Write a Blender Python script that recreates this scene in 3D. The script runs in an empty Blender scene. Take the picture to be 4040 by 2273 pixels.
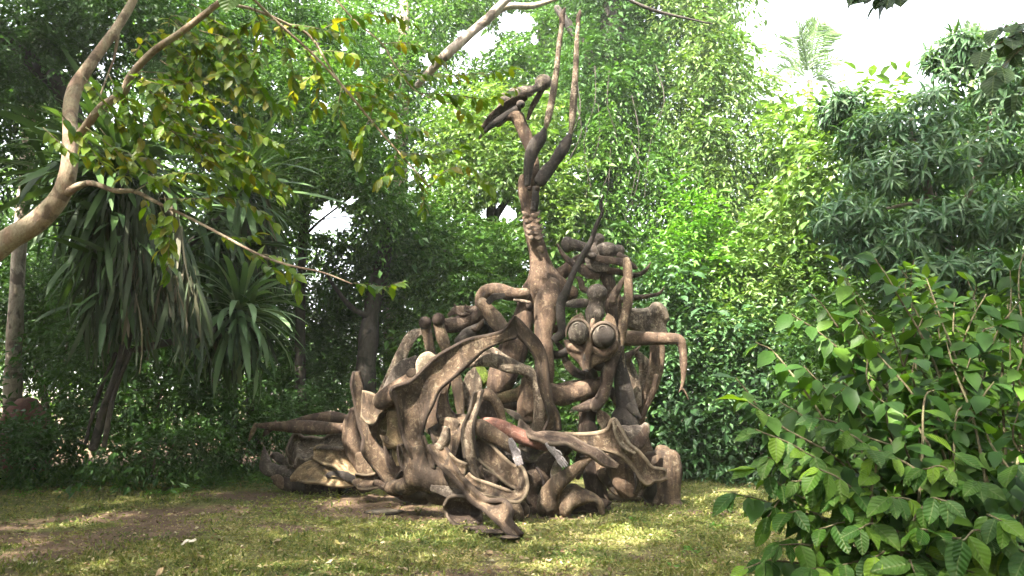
import bpy, bmesh, math, random
import numpy as np
from mathutils import Vector, Matrix, noise as mnoise
R = math.radians
scene = bpy.context.scene
col = scene.collection
rng = np.random.default_rng(7)
random.seed(7)
FPX, CX, CY, CAMH, PITCH = 3050.0, 2020.0, 1136.5, 1.6, R(7.5)

# ---------------------------------------------------------------- camera, sky, sun, exposure
cam_data = bpy.data.cameras.new('camera')
cam_data.sensor_width = 36.0
cam_data.lens = 36.0 * FPX / 4040.0
cam_data.clip_start = 0.05
cam_data.clip_end = 3000
cam = bpy.data.objects.new('camera', cam_data)
col.objects.link(cam)
cam.location = (0, 0, CAMH)
cam.rotation_euler = (R(90) + PITCH, 0, 0)
scene.camera = cam

SUN_FROM = Vector((-0.42, -0.58, 0.85)).normalized()
sun_el = math.asin(SUN_FROM.z)
sun_az = math.atan2(SUN_FROM.x, SUN_FROM.y)
world = bpy.data.worlds.new('World')
scene.world = world
world.use_nodes = True
wn = world.node_tree
bg = wn.nodes['Background']
sky = wn.nodes.new('ShaderNodeTexSky')
sky.sky_type = 'NISHITA'
sky.sun_disc = False
sky.sun_elevation = sun_el
sky.sun_rotation = sun_az
sky.air_density = 1.0
sky.dust_density = 6.0
sky.ozone_density = 0.6
hs = wn.nodes.new('ShaderNodeHueSaturation')        # hazy, whitish tropical sky
hs.inputs['Saturation'].default_value = 0.30
hs.inputs['Value'].default_value = 1.25
wn.links.new(sky.outputs['Color'], hs.inputs['Color'])
wn.links.new(hs.outputs['Color'], bg.inputs['Color'])
bg.inputs['Strength'].default_value = 0.15
sd = bpy.data.lights.new('sun', 'SUN')
sd.energy = 5.0
sd.angle = R(0.6)
sd.color = (1.0, 0.93, 0.80)
sun = bpy.data.objects.new('sun', sd)
col.objects.link(sun)
sun.location = (0, 0, 30)
sun.rotation_euler = SUN_FROM.to_track_quat('Z', 'Y').to_euler()
vs = scene.view_settings
vs.view_transform = 'Standard'
vs.look = 'None'
vs.exposure = 3.2
vs.gamma = 1.0
vs.use_curve_mapping = False
cy = scene.cycles
cy.max_bounces = 7
cy.diffuse_bounces = 4
cy.glossy_bounces = 2
cy.transmission_bounces = 5
cy.transparent_max_bounces = 4
cy.caustics_reflective = False
cy.caustics_refractive = False
cy.use_denoising = True

# ---------------------------------------------------------------- projection helpers
FWD = Vector((0, math.cos(PITCH), math.sin(PITCH)))
UP = Vector((0, -math.sin(PITCH), math.cos(PITCH)))
CAM = Vector((0, 0, CAMH))
def ray(x, y):
    return FWD + Vector((1, 0, 0)) * ((x - CX) / FPX) - UP * ((y - CY) / FPX)
def P(x, y, d):
    """point of the place seen at photo pixel x, y at d metres along the ground from the camera"""
    r = ray(x, y)
    return CAM + r * (d / r.y)
def gd(y):
    """distance at which the ground is seen at photo row y"""
    r = ray(CX, y)
    return CAMH / -r.z * r.y
def DP(x, y, d):
    return P(x * 1.5689, y * 1.5689, d)

# ---------------------------------------------------------------- object helpers
def tag(o, label=None, cat=None, group=None, kind=None):
    if label: o['label'] = label
    if cat: o['category'] = cat
    if group: o['group'] = group
    if kind: o['kind'] = kind
    return o
def thing(name, loc, label, cat, group=None):
    o = bpy.data.objects.new(name, None)
    o.empty_display_size = 0.2
    o.location = loc
    col.objects.link(o)
    return tag(o, label, cat, group)
def link_mesh(name, me, parent=None, mat=None):
    if mat is not None and not me.materials:
        me.materials.append(mat)
    o = bpy.data.objects.new(name, me)
    col.objects.link(o)
    if parent is not None:
        o.parent = parent
    return o
def np_mesh(name, verts, faces, smooth=True, attr=None):
    """faces: (n,k) int array or list of tuples; attr: per-vertex float called rnd"""
    me = bpy.data.meshes.new(name)
    if isinstance(faces, np.ndarray):
        nv, (nf, k) = len(verts), faces.shape
        me.vertices.add(nv)
        me.vertices.foreach_set('co', np.asarray(verts, dtype=np.float32).ravel())
        me.loops.add(nf * k)
        me.loops.foreach_set('vertex_index', faces.astype(np.int32).ravel())
        me.polygons.add(nf)
        me.polygons.foreach_set('loop_start', np.arange(0, nf * k, k, dtype=np.int32))
        me.polygons.foreach_set('loop_total', np.full(nf, k, dtype=np.int32))
        me.update(calc_edges=True)
    else:
        me.from_pydata([tuple(v) for v in verts], [], faces)
        me.update()
    me.polygons.foreach_set('use_smooth', np.full(len(me.polygons), bool(smooth)))
    if attr is not None:
        a = me.attributes.new('rnd', 'FLOAT', 'POINT')
        a.data.foreach_set('value', np.asarray(attr, dtype=np.float32))
    return me

# ---------------------------------------------------------------- materials
def new_mat(name):
    m = bpy.data.materials.new(name)
    m.use_nodes = True
    nt = m.node_tree
    nt.nodes.clear()
    out = nt.nodes.new('ShaderNodeOutputMaterial')
    return m, nt, out
def N(nt, typ, **kw):
    n = nt.nodes.new(typ)
    for k, v in kw.items():
        if k in n.inputs: n.inputs[k].default_value = v
        else: setattr(n, k, v)
    return n
def ramp(nt, src, stops, interp='LINEAR'):
    r = nt.nodes.new('ShaderNodeValToRGB')
    r.color_ramp.interpolation = interp
    e = r.color_ramp.elements
    while len(e) < len(stops): e.new(0.5)
    for i, (p, c) in enumerate(stops):
        e[i].position = p
        e[i].color = (c, c, c, 1) if isinstance(c, (int, float)) else (*c, 1)
    nt.links.new(src, r.inputs['Fac'])
    return r.outputs['Color']
def mix(nt, fac, a, b, mode='MIX'):
    m = nt.nodes.new('ShaderNodeMix')
    m.data_type = 'RGBA'
    m.blend_type = mode
    for i, s in ((0, fac), (6, a), (7, b)):
        if isinstance(s, (int, float)): m.inputs[i].default_value = s
        elif isinstance(s, tuple): m.inputs[i].default_value = (*s, 1)
        else: nt.links.new(s, m.inputs[i])
    return m.outputs[2]
def noise_tex(nt, vec, scale, detail=5, rough=0.6, dist=0.0):
    n = N(nt, 'ShaderNodeTexNoise', Scale=scale, Detail=detail, Roughness=rough, Distortion=dist)
    nt.links.new(vec, n.inputs['Vector'])
    return n.outputs['Fac']

def cement(name, base, pale, dark, lichen=0.5, soot=0.4, moss=0.0, bump=0.8):
    """hand-modelled weathered cement: mottled base, pale lichen crust, dark stains"""
    m, nt, out = new_mat(name)
    tc = N(nt, 'ShaderNodeTexCoord').outputs['Object']
    b = N(nt, 'ShaderNodeBsdfPrincipled', Roughness=0.92)
    b.inputs['Specular IOR Level'].default_value = 0.10
    big = noise_tex(nt, tc, 1.6, 7, 0.66, 0.8)
    mid = noise_tex(nt, tc, 6.5, 8, 0.74, 0.9)
    fine = noise_tex(nt, tc, 38, 5, 0.7)
    c = mix(nt, ramp(nt, big, [(0.3, 0.0), (0.7, 1.0)]), tuple(v * 0.5 for v in base), tuple(min(1, v * 1.5) for v in base))
    lf = ramp(nt, mid, [(0.49 + 0.10 * (1 - lichen), 0.0), (0.60 + 0.1 * (1 - lichen), min(1.0, 0.6 + lichen * 0.4))])
    c = mix(nt, lf, c, pale)
    spn = noise_tex(nt, tc, 15, 6, 0.72, 1.2)
    spf = ramp(nt, spn, [(0.56 - 0.06 * lichen, 0.0), (0.64 - 0.06 * lichen, min(1.0, 0.35 + lichen * 0.6))])
    c = mix(nt, spf, c, tuple(min(1, v * 1.25) for v in pale))
    mp = N(nt, 'ShaderNodeMapping')
    mp.inputs['Scale'].default_value = (3.4, 3.4, 0.55)
    mp.inputs['Location'].default_value = (3.1, 1.7, 0.4)
    nt.links.new(tc, mp.inputs['Vector'])
    st = noise_tex(nt, mp.outputs['Vector'], 2.0, 6, 0.65, 0.5)
    sf = ramp(nt, st, [(0.54 - 0.16 * soot, 0.0), (0.68 - 0.16 * soot, min(0.92, 0.38 + soot))])
    c = mix(nt, sf, c, dark)
    if moss > 0:
        mo = noise_tex(nt, tc, 2.7, 5, 0.7)
        mf = ramp(nt, mo, [(0.62 - 0.2 * moss, 0.0), (0.74 - 0.1 * moss, 0.75)])
        c = mix(nt, mf, c, (0.09, 0.085, 0.028))
    c = mix(nt, ramp(nt, fine, [(0.35, 0.85), (0.58, 0.0)]), c, mix(nt, 0.35, c, (0.02, 0.016, 0.012)))
    crk = N(nt, 'ShaderNodeTexVoronoi', Scale=2.6, feature='DISTANCE_TO_EDGE')       # hairline cracks in the render coat
    wv = N(nt, 'ShaderNodeVectorMath', operation='ADD')
    nz = N(nt, 'ShaderNodeTexNoise', Scale=4.0, Detail=4.0)
    nt.links.new(tc, nz.inputs['Vector'])
    nt.links.new(tc, wv.inputs[0]); nt.links.new(nz.outputs['Color'], wv.inputs[1])
    nt.links.new(wv.outputs[0], crk.inputs['Vector'])
    c = mix(nt, ramp(nt, crk.outputs['Distance'], [(0.0, 0.7), (0.012, 0.0)]), c, (0.02, 0.016, 0.013))
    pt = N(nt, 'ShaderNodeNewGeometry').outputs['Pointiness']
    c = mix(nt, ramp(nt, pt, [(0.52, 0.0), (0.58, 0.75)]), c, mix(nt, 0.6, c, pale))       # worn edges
    c = mix(nt, ramp(nt, pt, [(0.42, 0.9), (0.49, 0.0)]), c, dark)                        # dirt in the hollows, deepened to darken shaded recesses
    nt.links.new(c, b.inputs['Base Color'])
    h = mix(nt, 0.45, mid, fine)
    bp = N(nt, 'ShaderNodeBump', Strength=bump, Distance=0.035)
    nt.links.new(h, bp.inputs['Height'])
    nt.links.new(bp.outputs['Normal'], b.inputs['Normal'])
    nt.links.new(b.outputs['BSDF'], out.inputs['Surface'])
    return m
def bark(name, base, pale, dark, scale=1.0, stretch=0.35, bump=0.6):
    m, nt, out = new_mat(name)
    tc = N(nt, 'ShaderNodeTexCoord').outputs['Object']
    mp = N(nt, 'ShaderNodeMapping')
    mp.inputs['Scale'].default_value = (1, 1, stretch)
    nt.links.new(tc, mp.inputs['Vector'])
    b = N(nt, 'ShaderNodeBsdfPrincipled', Roughness=0.85)
    b.inputs['Specular IOR Level'].default_value = 0.2
    big = noise_tex(nt, mp.outputs['Vector'], 5 * scale, 6, 0.65, 0.5)
    fine = noise_tex(nt, mp.outputs['Vector'], 34 * scale, 6, 0.7)
    c = mix(nt, ramp(nt, big, [(0.42, 0.0), (0.56, 1.0)]), base, pale)
    c = mix(nt, ramp(nt, noise_tex(nt, tc, 3.1 * scale, 5, 0.6, 0.8), [(0.52, 0.0), (0.60, 0.9)]), c, dark)
    c = mix(nt, ramp(nt, fine, [(0.3, 0.6), (0.65, 0.0)]), c, dark)
    nt.links.new(c, b.inputs['Base Color'])
    bp = N(nt, 'ShaderNodeBump', Strength=bump, Distance=0.03)
    nt.links.new(mix(nt, 0.5, big, fine), bp.inputs['Height'])
    nt.links.new(bp.outputs['Normal'], b.inputs['Normal'])
    nt.links.new(b.outputs['BSDF'], out.inputs['Surface'])
    return m
def leaf_mat(name, stops, trans=0.35, rough=0.42, per_object=False, spots=None, spec=0.5, tcol=(1.25, 1.3, 0.45)):
    """leaf blade: colour of its own per leaf, light passing through, a waxy gloss"""
    m, nt, out = new_mat(name)
    if per_object:
        f = N(nt, 'ShaderNodeObjectInfo').outputs['Random']
    else:
        a = N(nt, 'ShaderNodeAttribute', attribute_name='rnd')
        f = a.outputs['Fac']
    k = len(stops)
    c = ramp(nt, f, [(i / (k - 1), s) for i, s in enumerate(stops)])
    spec *= 0.6
    if spots:
        tc = N(nt, 'ShaderNodeTexCoord').outputs['Object']
        c = mix(nt, ramp(nt, noise_tex(nt, tc, spots[0], 4, 0.7), [(0.52, 0.0), (0.68, 0.75)]), c, spots[1])
    b = N(nt, 'ShaderNodeBsdfPrincipled', Roughness=rough)
    b.inputs['Specular IOR Level'].default_value = spec
    nt.links.new(c, b.inputs['Base Color'])
    t = N(nt, 'ShaderNodeBsdfTranslucent')
    nt.links.new(mix(nt, 1.0, c, tcol, 'MULTIPLY'), t.inputs['Color'])
    ms = N(nt, 'ShaderNodeMixShader', Fac=trans)
    nt.links.new(b.outputs['BSDF'], ms.inputs[1])
    nt.links.new(t.outputs['BSDF'], ms.inputs[2])
    nt.links.new(ms.outputs['Shader'], out.inputs['Surface'])
    return m

# ---------------------------------------------------------------- modelled limbs
def _cr(p0, p1, p2, p3, t):
    return 0.5 * ((2 * p1) + (-p0 + p2) * t + (2 * p0 - 5 * p1 + 4 * p2 - p3) * t * t + (-p0 + 3 * p1 - 3 * p2 + p3) * t ** 3)
def limb_geo(pts, d, t=0.7, roll=0.0, c=0.0, n=20, per=6, rough=1.0, wob=0.10):
    """a modelled limb along pts (x, y, half width in photo px[, nearer/farther m]); t thickness ratio, c bends the section into a trough"""
    A = np.array([[p[0], p[1], p[2], d + (p[3] if len(p) > 3 else 0.0)] for p in pts], float)
    A = np.vstack([2 * A[0] - A[1], A, 2 * A[-1] - A[-2]])
    A[0, 2], A[-1, 2] = A[1, 2], A[-2, 2]
    S = []
    for i in range(1, len(A) - 2):
        for k in range(per):
            S.append(_cr(A[i - 1], A[i], A[i + 1], A[i + 2], k / per))
    S.append(A[-2])
    cs = [P(s[0], s[1], s[3]) for s in S]
    ws = [max(1.2, s[2]) * (s[3] / math.cos(PITCH)) / FPX for s in S]
    m = len(cs)
    r0, r1 = roll if isinstance(roll, tuple) else (roll, roll)
    c0, c1 = c if isinstance(c, tuple) else (c, c)
    rings = []
    ts = []
    prevS = None
    for i in range(m):
        T = (cs[min(i + 1, m - 1)] - cs[max(i - 1, 0)])
        if T.length < 1e-6: T = Vector((0, 0, 1))
        T.normalize()
        V = (cs[i] - CAM).normalized()
        Sx = T.cross(V)
        if Sx.length < 0.15 and prevS is not None: Sx = prevS.copy()
        Sx.normalize()
        Nn = Sx.cross(T).normalized()
        if Nn.dot(V) > 0: Nn = -Nn
        prevS = Sx
        u = i / max(1, m - 1)
        rot = Matrix.Rotation(R(r0 + (r1 - r0) * u), 3, T)
        rings.append((cs[i], rot @ Sx, rot @ Nn, ws[i], c0 + (c1 - c0) * u))
        ts.append(T)
    full = []
    # rounded ends
    def cap(i, sgn, seq):
        C, Sx, Nn, a, cc = rings[i]
        e = a * min(1.0, t) * 0.9
        for s, q in seq:
            full.append((C + ts[i] * sgn * e * q, Sx, Nn, a * s, cc))
    cap(0, -1, ((0.45, 0.85), (0.82, 0.5)))
    full.extend(rings)
    cap(m - 1, 1, ((0.82, 0.5), (0.45, 0.85)))
    verts, faces = [], []
    sd_ = Vector((pts[0][0] * .013, pts[0][1] * .017, len(pts) * 1.3))
    for (C, Sx, Nn, a, cc) in full:
        if rough and wob >= 0.1:          # hand-modelled: the section turns, hollows and swells as it runs
            cc = cc + (0.42 if t < 0.56 else 0.24) * mnoise.noise(C * 1.25 + sd_) - (0.10 if t < 0.56 else 0)
            tw = R(30 if t < 0.56 else 22) * mnoise.noise(C * 0.9 + sd_ * 2)
            Sx, Nn = Sx * math.cos(tw) + Nn * math.sin(tw), Nn * math.cos(tw) - Sx * math.sin(tw)
            a = a * (1 + 0.16 * mnoise.noise(C * 1.8 + sd_ * 3))
        for k in range(n):
            th = 2 * math.pi * k / n
            cu, sv = math.cos(th), math.sin(th)
            if t < 0.56:            # thin bands: keen rims, hollowed faces
                sv = math.copysign(abs(sv) ** 1.6, sv) * 0.8
            elif wob >= 0.1:
                sv = math.copysign(abs(sv) ** 1.25, sv) * (0.9 if sv > 0 else 1.0)
            v = C + Sx * (a * cu) + Nn * (a * t * sv + cc * a * (1 - cu * cu))
            q = v - C
            w1 = mnoise.noise(v * 1.9) * wob + mnoise.noise(v * 6.0 + Vector((5, 3, 1))) * wob * 0.38
            verts.append(v + (q * w1 * 1.6 + q.normalized() * w1 * 0.02 if q.length > 1e-6 else q) * rough)
    nr = len(full)
    for i in range(nr - 1):
        for k in range(n):
            k2 = (k + 1) % n
            faces.append((i * n + k, i * n + k2, (i + 1) * n + k2, (i + 1) * n + k))
    c_a = len(verts); verts.append(sum((verts[k] for k in range(n)), Vector()) / n)
    c_b = len(verts); verts.append(sum((verts[(nr - 1) * n + k] for k in range(n)), Vector()) / n)
    for k in range(n):
        k2 = (k + 1) % n
        faces.append((c_a, k2, k))
        faces.append((c_b, (nr - 1) * n + k, (nr - 1) * n + k2))
    return verts, faces

# ================================================================ THE GROUND AND THE SKY
_lat = np.random.default_rng(11).random((256, 256))
def vnoise(x, y, s=1.0, o=0.0):
    x = np.asarray(x, float) * s + 37.3 + o
    y = np.asarray(y, float) * s + 91.7 + o * 1.7
    xi, yi = np.floor(x).astype(int), np.floor(y).astype(int)
    fx, fy = x - xi, y - yi
    fx, fy = fx * fx * (3 - 2 * fx), fy * fy * (3 - 2 * fy)
    g = lambda a, b: _lat[a % 256, b % 256]
    return (g(xi, yi) * (1 - fx) + g(xi + 1, yi) * fx) * (1 - fy) + (g(xi, yi + 1) * (1 - fx) + g(xi + 1, yi + 1) * fx) * fy
def fbm(x, y, s, o=0.0):
    return (vnoise(x, y, s, o) + 0.5 * vnoise(x, y, s * 2.1, o + 5) + 0.25 * vnoise(x, y, s * 4.3, o + 9)) / 1.75
def ground_z(x, y):
    x = np.asarray(x, float); y = np.asarray(y, float)
    near = np.clip((60 - np.hypot(x, y)) / 40, 0, 1)
    return ((fbm(x, y, 0.35, 3) - 0.5) * 0.14 + (vnoise(x, y, 2.6, 1) - 0.5) * 0.035) * near
def soil_mask(x, y):
    """1 where the turf has worn to bare earth"""
    x = np.asarray(x, float); y = np.asarray(y, float)
    s = fbm(x * 0.55, y * 1.3, 0.9, 2)
    m = np.clip((s - 0.53) * 6, 0, 1)
    def spot(cx, cy, rx, ry, k):
        return k * np.exp(-(((x - cx) / rx) ** 2 + ((y - cy) / ry) ** 2))
    m = m * 0.85 + spot(-5.0, 10.4, 2.2, 0.5, 0.6) + spot(-1.9, 10.8, 1.8, 0.5, 0.7) + spot(-4.6, 7.0, 1.5, 0.35, 0.55) + spot(-1.9, 6.9, 1.4, 0.3, 0.4)
    m += spot(0.0, 9.2, 1.6, 0.5, 0.45) + spot(0.2, 11.3, 3.4, 0.9, 0.5) - spot(3, 8.0, 2.5, 2.0, 0.6) - spot(-4.5, 13.2, 4.0, 1.2, 0.7)
    m += np.clip((y - 15.0) / 1.5, 0, 1)
    return np.clip(m, 0, 1)
# one sheet to the horizon, finely gridded near the camera
gx = np.concatenate([-np.geomspace(900, 14, 14), np.linspace(-13, 13, 210), np.geomspace(14, 900, 14)])
gy = np.concatenate([-np.geomspace(900, 4, 12), np.linspace(-3, 3.5, 12), np.linspace(3.7, 19, 150), np.geomspace(20, 900, 18)])
X, Y = np.meshgrid(gx, gy)
gv = np.stack([X, Y, ground_z(X, Y)], -1).reshape(-1, 3)
nx, ny = len(gx), len(gy)
ii = np.arange(ny - 1)[:, None] * nx + np.arange(nx - 1)[None]
gf = np.stack([ii, ii + 1, ii + nx + 1, ii + nx], -1).reshape(-1, 4)
me = np_mesh('ground', gv, gf, attr=soil_mask(gv[:, 0], gv[:, 1]))
m, nt, out = new_mat('turf_and_earth')
tc = N(nt, 'ShaderNodeTexCoord').outputs['Object']
b = N(nt, 'ShaderNodeBsdfPrincipled', Roughness=0.95)
b.inputs['Specular IOR Level'].default_value = 0.15
at = N(nt, 'ShaderNodeAttribute', attribute_name='rnd')
fine = noise_tex(nt, tc, 60, 6, 0.75)
mid = noise_tex(nt, tc, 9, 6, 0.7, 0.5)
soil = mix(nt, ramp(nt, mid, [(0.3, 0.0), (0.7, 1.0)]), (0.080, 0.052, 0.035), (0.150, 0.098, 0.064))
soil = mix(nt, ramp(nt, fine, [(0.35, 0.8), (0.6, 0.0)]), soil, (0.045, 0.032, 0.022))
turf = mix(nt, ramp(nt, mid, [(0.35, 0.0), (0.65, 1.0)]), (0.075, 0.080, 0.022), (0.165, 0.155, 0.055))
turf = mix(nt, ramp(nt, fine, [(0.4, 0.7), (0.6, 0.0)]), turf, (0.045, 0.042, 0.018))
mm = N(nt, 'ShaderNodeMath', operation='ADD')
nt.links.new(at.outputs['Fac'], mm.inputs[0])
sh = N(nt, 'ShaderNodeMath', operation='MULTIPLY_ADD')
nt.links.new(noise_tex(nt, tc, 5, 5, 0.7), sh.inputs[0]); sh.inputs[1].default_value = 0.9; sh.inputs[2].default_value = -0.45
nt.links.new(sh.outputs[0], mm.inputs[1])
c = mix(nt, ramp(nt, mm.outputs[0], [(0.35, 0.0), (0.65, 1.0)]), turf, soil)
ms = ramp(nt, noise_tex(nt, tc, 1.1, 5, 0.65), [(0.60, 0.0), (0.68, 0.75)])
c = mix(nt, ms, c, (0.10, 0.105, 0.018))
nt.links.new(c, b.inputs['Base Color'])
bp = N(nt, 'ShaderNodeBump', Strength=0.9, Distance=0.03)
nt.links.new(mix(nt, 0.5, mid, fine), bp.inputs['Height'])
nt.links.new(bp.outputs['Normal'], b.inputs['Normal'])
nt.links.new(b.outputs['BSDF'], out.inputs['Surface'])
tag(link_mesh('ground', me, None, m), 'worn lawn of low weeds and bare brown earth', None, None, 'structure')

# ================================================================ FOLIAGE MACHINERY
# leaf blade templates along +Y, face up +Z: (verts, quads or tris as index quads)
T_SMALL = (np.array([[0, 0, 0], [-0.5, 0.42, 0.10], [0, 1.0, -0.10], [0.5, 0.42, 0.10]], float), np.array([[0, 2, 1], [0, 3, 2]]))
T_MID = (np.array([[0, 0, 0], [-.42, .28, .07], [-.46, .6, .05], [0, 1, -.14], [.46, .6, .05], [.42, .28, .07], [0, .3, 0], [0, .62, -.02]], float),
         np.array([[0, 6, 1], [1, 6, 7], [1, 7, 2], [2, 7, 3], [0, 5, 6], [5, 7, 6], [5, 4, 7], [4, 3, 7]]))
def blades(tmpl, pos, axis, nrm, length, width):
    """numpy: place leaf blades; returns verts, faces"""
    tv, tf = tmpl
    n = len(pos)
    ax = axis / (np.linalg.norm(axis, axis=1, keepdims=True) + 1e-9)
    sd = np.cross(ax, nrm)
    sd /= np.linalg.norm(sd, axis=1, keepdims=True) + 1e-9
    up = np.cross(sd, ax)
    L_, W_ = length[:, None, None], width[:, None, None]
    v = pos[:, None, :] + sd[:, None, :] * (tv[None, :, 0:1] * W_) + ax[:, None, :] * (tv[None, :, 1:2] * L_) + up[:, None, :] * (tv[None, :, 2:3] * L_)
    f = tf[None] + (np.arange(n) * len(tv))[:, None, None]
    return v.reshape(-1, 3), f.reshape(-1, 3)
def unit(a):
    return a / (np.linalg.norm(a, axis=-1, keepdims=True) + 1e-9)
def sprays(base, direc, k, step, leaf, aspect, droop, tmpl, spread=0.9, r=None, rv=None):
    """k leaves set alternately along a twig from each base point"""
    r = r or rng
    n = len(base)
    direc = unit(direc)
    side = unit(np.cross(direc, np.array([0, 0, 1.0]) + r.normal(0, 0.25, (n, 3))))
    P_, A_, Nn, Ln, Rv = [], [], [], [], []
    down = np.array([0, 0, -1.0])
    sv = r.random(n) if rv is None else rv
    for j in range(k):
        u = (j + 0.6) / k
        p = base + direc * (step * k * u) + down * (droop * step * k * u * u)
        s = 1 if j % 2 else -1
        a = direc * 0.55 + side * s * spread + down * (droop * 0.9 * u + 0.15) + r.normal(0, 0.28, (n, 3))
        if j == k - 1: a = direc + down * droop + r.normal(0, 0.2, (n, 3))
        P_.append(p + r.normal(0, leaf * 0.12, (n, 3)))
        A_.append(a)
        Nn.append(np.array([0, 0, 1.0]) + r.normal(0, 0.38, (n, 3)) - direc * 0.25 * droop)
        Ln.append(leaf * (0.75 + 0.5 * r.random(n)) * (1 - 0.25 * abs(u - 0.5)))
        Rv.append(np.clip(sv * 0.62 + 0.38 * r.random(n), 0, 1))
    P_, A_, Nn, Ln, Rv = map(np.concatenate, (P_, A_, Nn, Ln, Rv))
    return P_, A_, Nn, Ln, Rv
SC = 1.5689
def project(p):
    q = np.asarray(p) - np.array(CAM)
    f = q @ np.array(FWD)
    return CX + FPX * q[:, 0] / f, CY - FPX * (q @ np.array(UP)) / f
def blob_world(b):
    x, y, d, rx, ry, rd = b
    s = d / FPX * SC
    return np.array(DP(x, y, d)), np.array([rx * s, rd, ry * s])
SKY_GAPS = [(832, 545, 50, 42), (880, 500, 20, 14), (790, 575, 20, 12), (1262, 530, 50, 30), (1190, 95, 48, 38), (1300, 55, 42, 34), (640, 120, 16, 14), (700, 330, 14, 12), (1075, 150, 22, 18), (1010, 40, 18, 14), (410, 200, 14, 12), (1660, 30, 10, 22),
            (655, 90, 18, 12), (505, 130, 14, 12), (480, 300, 10, 10), (560, 300, 12, 10), (250, 165, 12, 9), (160, 175, 10, 10), (905, 180, 14, 10), (760, 330, 9, 12), (1100, 255, 12, 14), (1345, 95, 12, 18), (1145, 210, 10, 10), (690, 210, 10, 14), (820, 260, 14, 18), (300, 130, 12, 9), (380, 60, 14, 9), (585, 220, 10, 9), (735, 150, 14, 10), (870, 120, 14, 10), (640, 260, 9, 9), (215, 260, 8, 8), (530, 420, 9, 9), (960, 130, 12, 9), (45, 290, 12, 9), (20, 230, 9, 12), (985, 330, 14, 14), (60, 350, 16, 14)]
DENS = 1.9
def foliage(blobs, leaf, aspect=0.45, k=8, dens=1.0, droop=0.45, tmpl=T_SMALL, hollow=0.62, lean=(0, 0, 0), gaps=True, seed=0, up=0.0, spread=0.9, lump=0.45, core=1.0, sub=7):
    """leafy twigs through the outer part of uneven clumps; returns verts, faces, rnd in world space"""
    r = np.random.default_rng(1000 + seed)
    bases, dirs, rv = [], [], []
    WB = []
    for b in blobs:
        C, rad = blob_world(b)
        WB.append((C, rad * 0.72))
        for q in unit(r.normal(0, 1, (sub, 3))):
            WB.append((C + q * rad * 0.72, rad * r.uniform(0.32, 0.52)))
    for C, rad in WB:
        rm = (rad[0] * rad[1] + rad[1] * rad[2] + rad[0] * rad[2]) / 3
        n = int(max(4, DENS * dens * 4 * math.pi * rm / (5.0 * leaf * leaf * k / 8)))
        q = unit(r.normal(0, 1, (n, 3)))
        # lumpy radius: smaller clumps standing out of the big one
        ctr = unit(r.normal(0, 1, (26, 3)))
        near = (q @ ctr.T).max(1)
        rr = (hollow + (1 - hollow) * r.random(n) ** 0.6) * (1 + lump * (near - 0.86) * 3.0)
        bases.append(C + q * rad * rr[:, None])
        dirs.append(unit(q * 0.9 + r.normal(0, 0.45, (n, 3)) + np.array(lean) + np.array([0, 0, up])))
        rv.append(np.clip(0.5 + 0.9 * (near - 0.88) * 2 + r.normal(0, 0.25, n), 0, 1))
    bases, dirs, rv = np.concatenate(bases), np.concatenate(dirs), np.concatenate(rv)
    keep = bases[:, 2] > 0.02
    bases, dirs, rv = bases[keep], dirs[keep], rv[keep]
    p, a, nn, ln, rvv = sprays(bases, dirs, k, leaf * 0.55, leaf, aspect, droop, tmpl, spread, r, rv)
    if core > 0:        # larger, darker leaves added inside to block light and darken the crowns
        cb, cd = [], []
        for b in blobs:
            C, rad = blob_world(b)
            rm = (rad[0] * rad[1] + rad[1] * rad[2] + rad[0] * rad[2]) / 3
            n = int(max(3, core * 4 * math.pi * rm / (5.0 * leaf * leaf * 4)))
            q = unit(r.normal(0, 1, (n, 3)))
            cb.append(C + q * rad * (0.75 * r.random((n, 1)) ** 0.5))
            cd.append(q + r.normal(0, 0.6, (n, 3)))
        cb, cd = np.concatenate(cb), np.concatenate(cd)
        if gaps:
            px, py = project(cb)
            kp = np.ones(len(cb), bool)
            for (gx_, gy_, ga, gb) in SKY_GAPS:
                kp &= np.hypot((px / SC - gx_) / ga, (py / SC - gy_) / gb) > 0.6 + 1.1 * fbm(px, py, 0.022, gx_)
            cb, cd = cb[kp], cd[kp]
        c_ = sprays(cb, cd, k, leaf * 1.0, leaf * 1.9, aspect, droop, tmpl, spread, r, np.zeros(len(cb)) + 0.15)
        p, a, nn, ln, rvv = (np.concatenate(z) for z in zip((p, a, nn, ln, rvv), c_))
    ok = p[:, 2] > 0.01
    if gaps:
        px, py = project(p)
        for (gx_, gy_, ga, gb) in SKY_GAPS:
            ok &= np.hypot((px / SC - gx_) / ga, (py / SC - gy_) / gb) > 0.35 + 1.05 * fbm(px, py, 0.022, gx_) + 0.25 * r.random(len(p))
    p, a, nn, ln, rvv = p[ok], a[ok], nn[ok], ln[ok], rvv[ok]
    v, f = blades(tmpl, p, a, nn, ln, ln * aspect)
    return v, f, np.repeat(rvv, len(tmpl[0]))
def crown(name, parent, blobs, mat, **kw):
    v, f, rv = foliage(blobs, **kw)
    o = link_mesh(name, np_mesh(name, v - np.array(parent.location), f, smooth=False, attr=rv), parent, mat)
    return o
def trunk(name, parent, mat, pts, n=10, per=4, wob=0.14):
    """pts in full-picture coordinates (x, y, half width, d)"""
    g = limb_geo([(x * SC, y * SC, w * SC, d) for x, y, w, d in pts], 0.0, t=1.0, n=n, per=per, wob=wob)
    loc = parent.location
    return link_mesh(name, np_mesh(name, [q - loc for q in g[0]], g[1]), parent, mat)
def foot(x, d):
    p = DP(x, 1200, d)
    return Vector((p.x, d, float(ground_z(p.x, d))))

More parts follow.
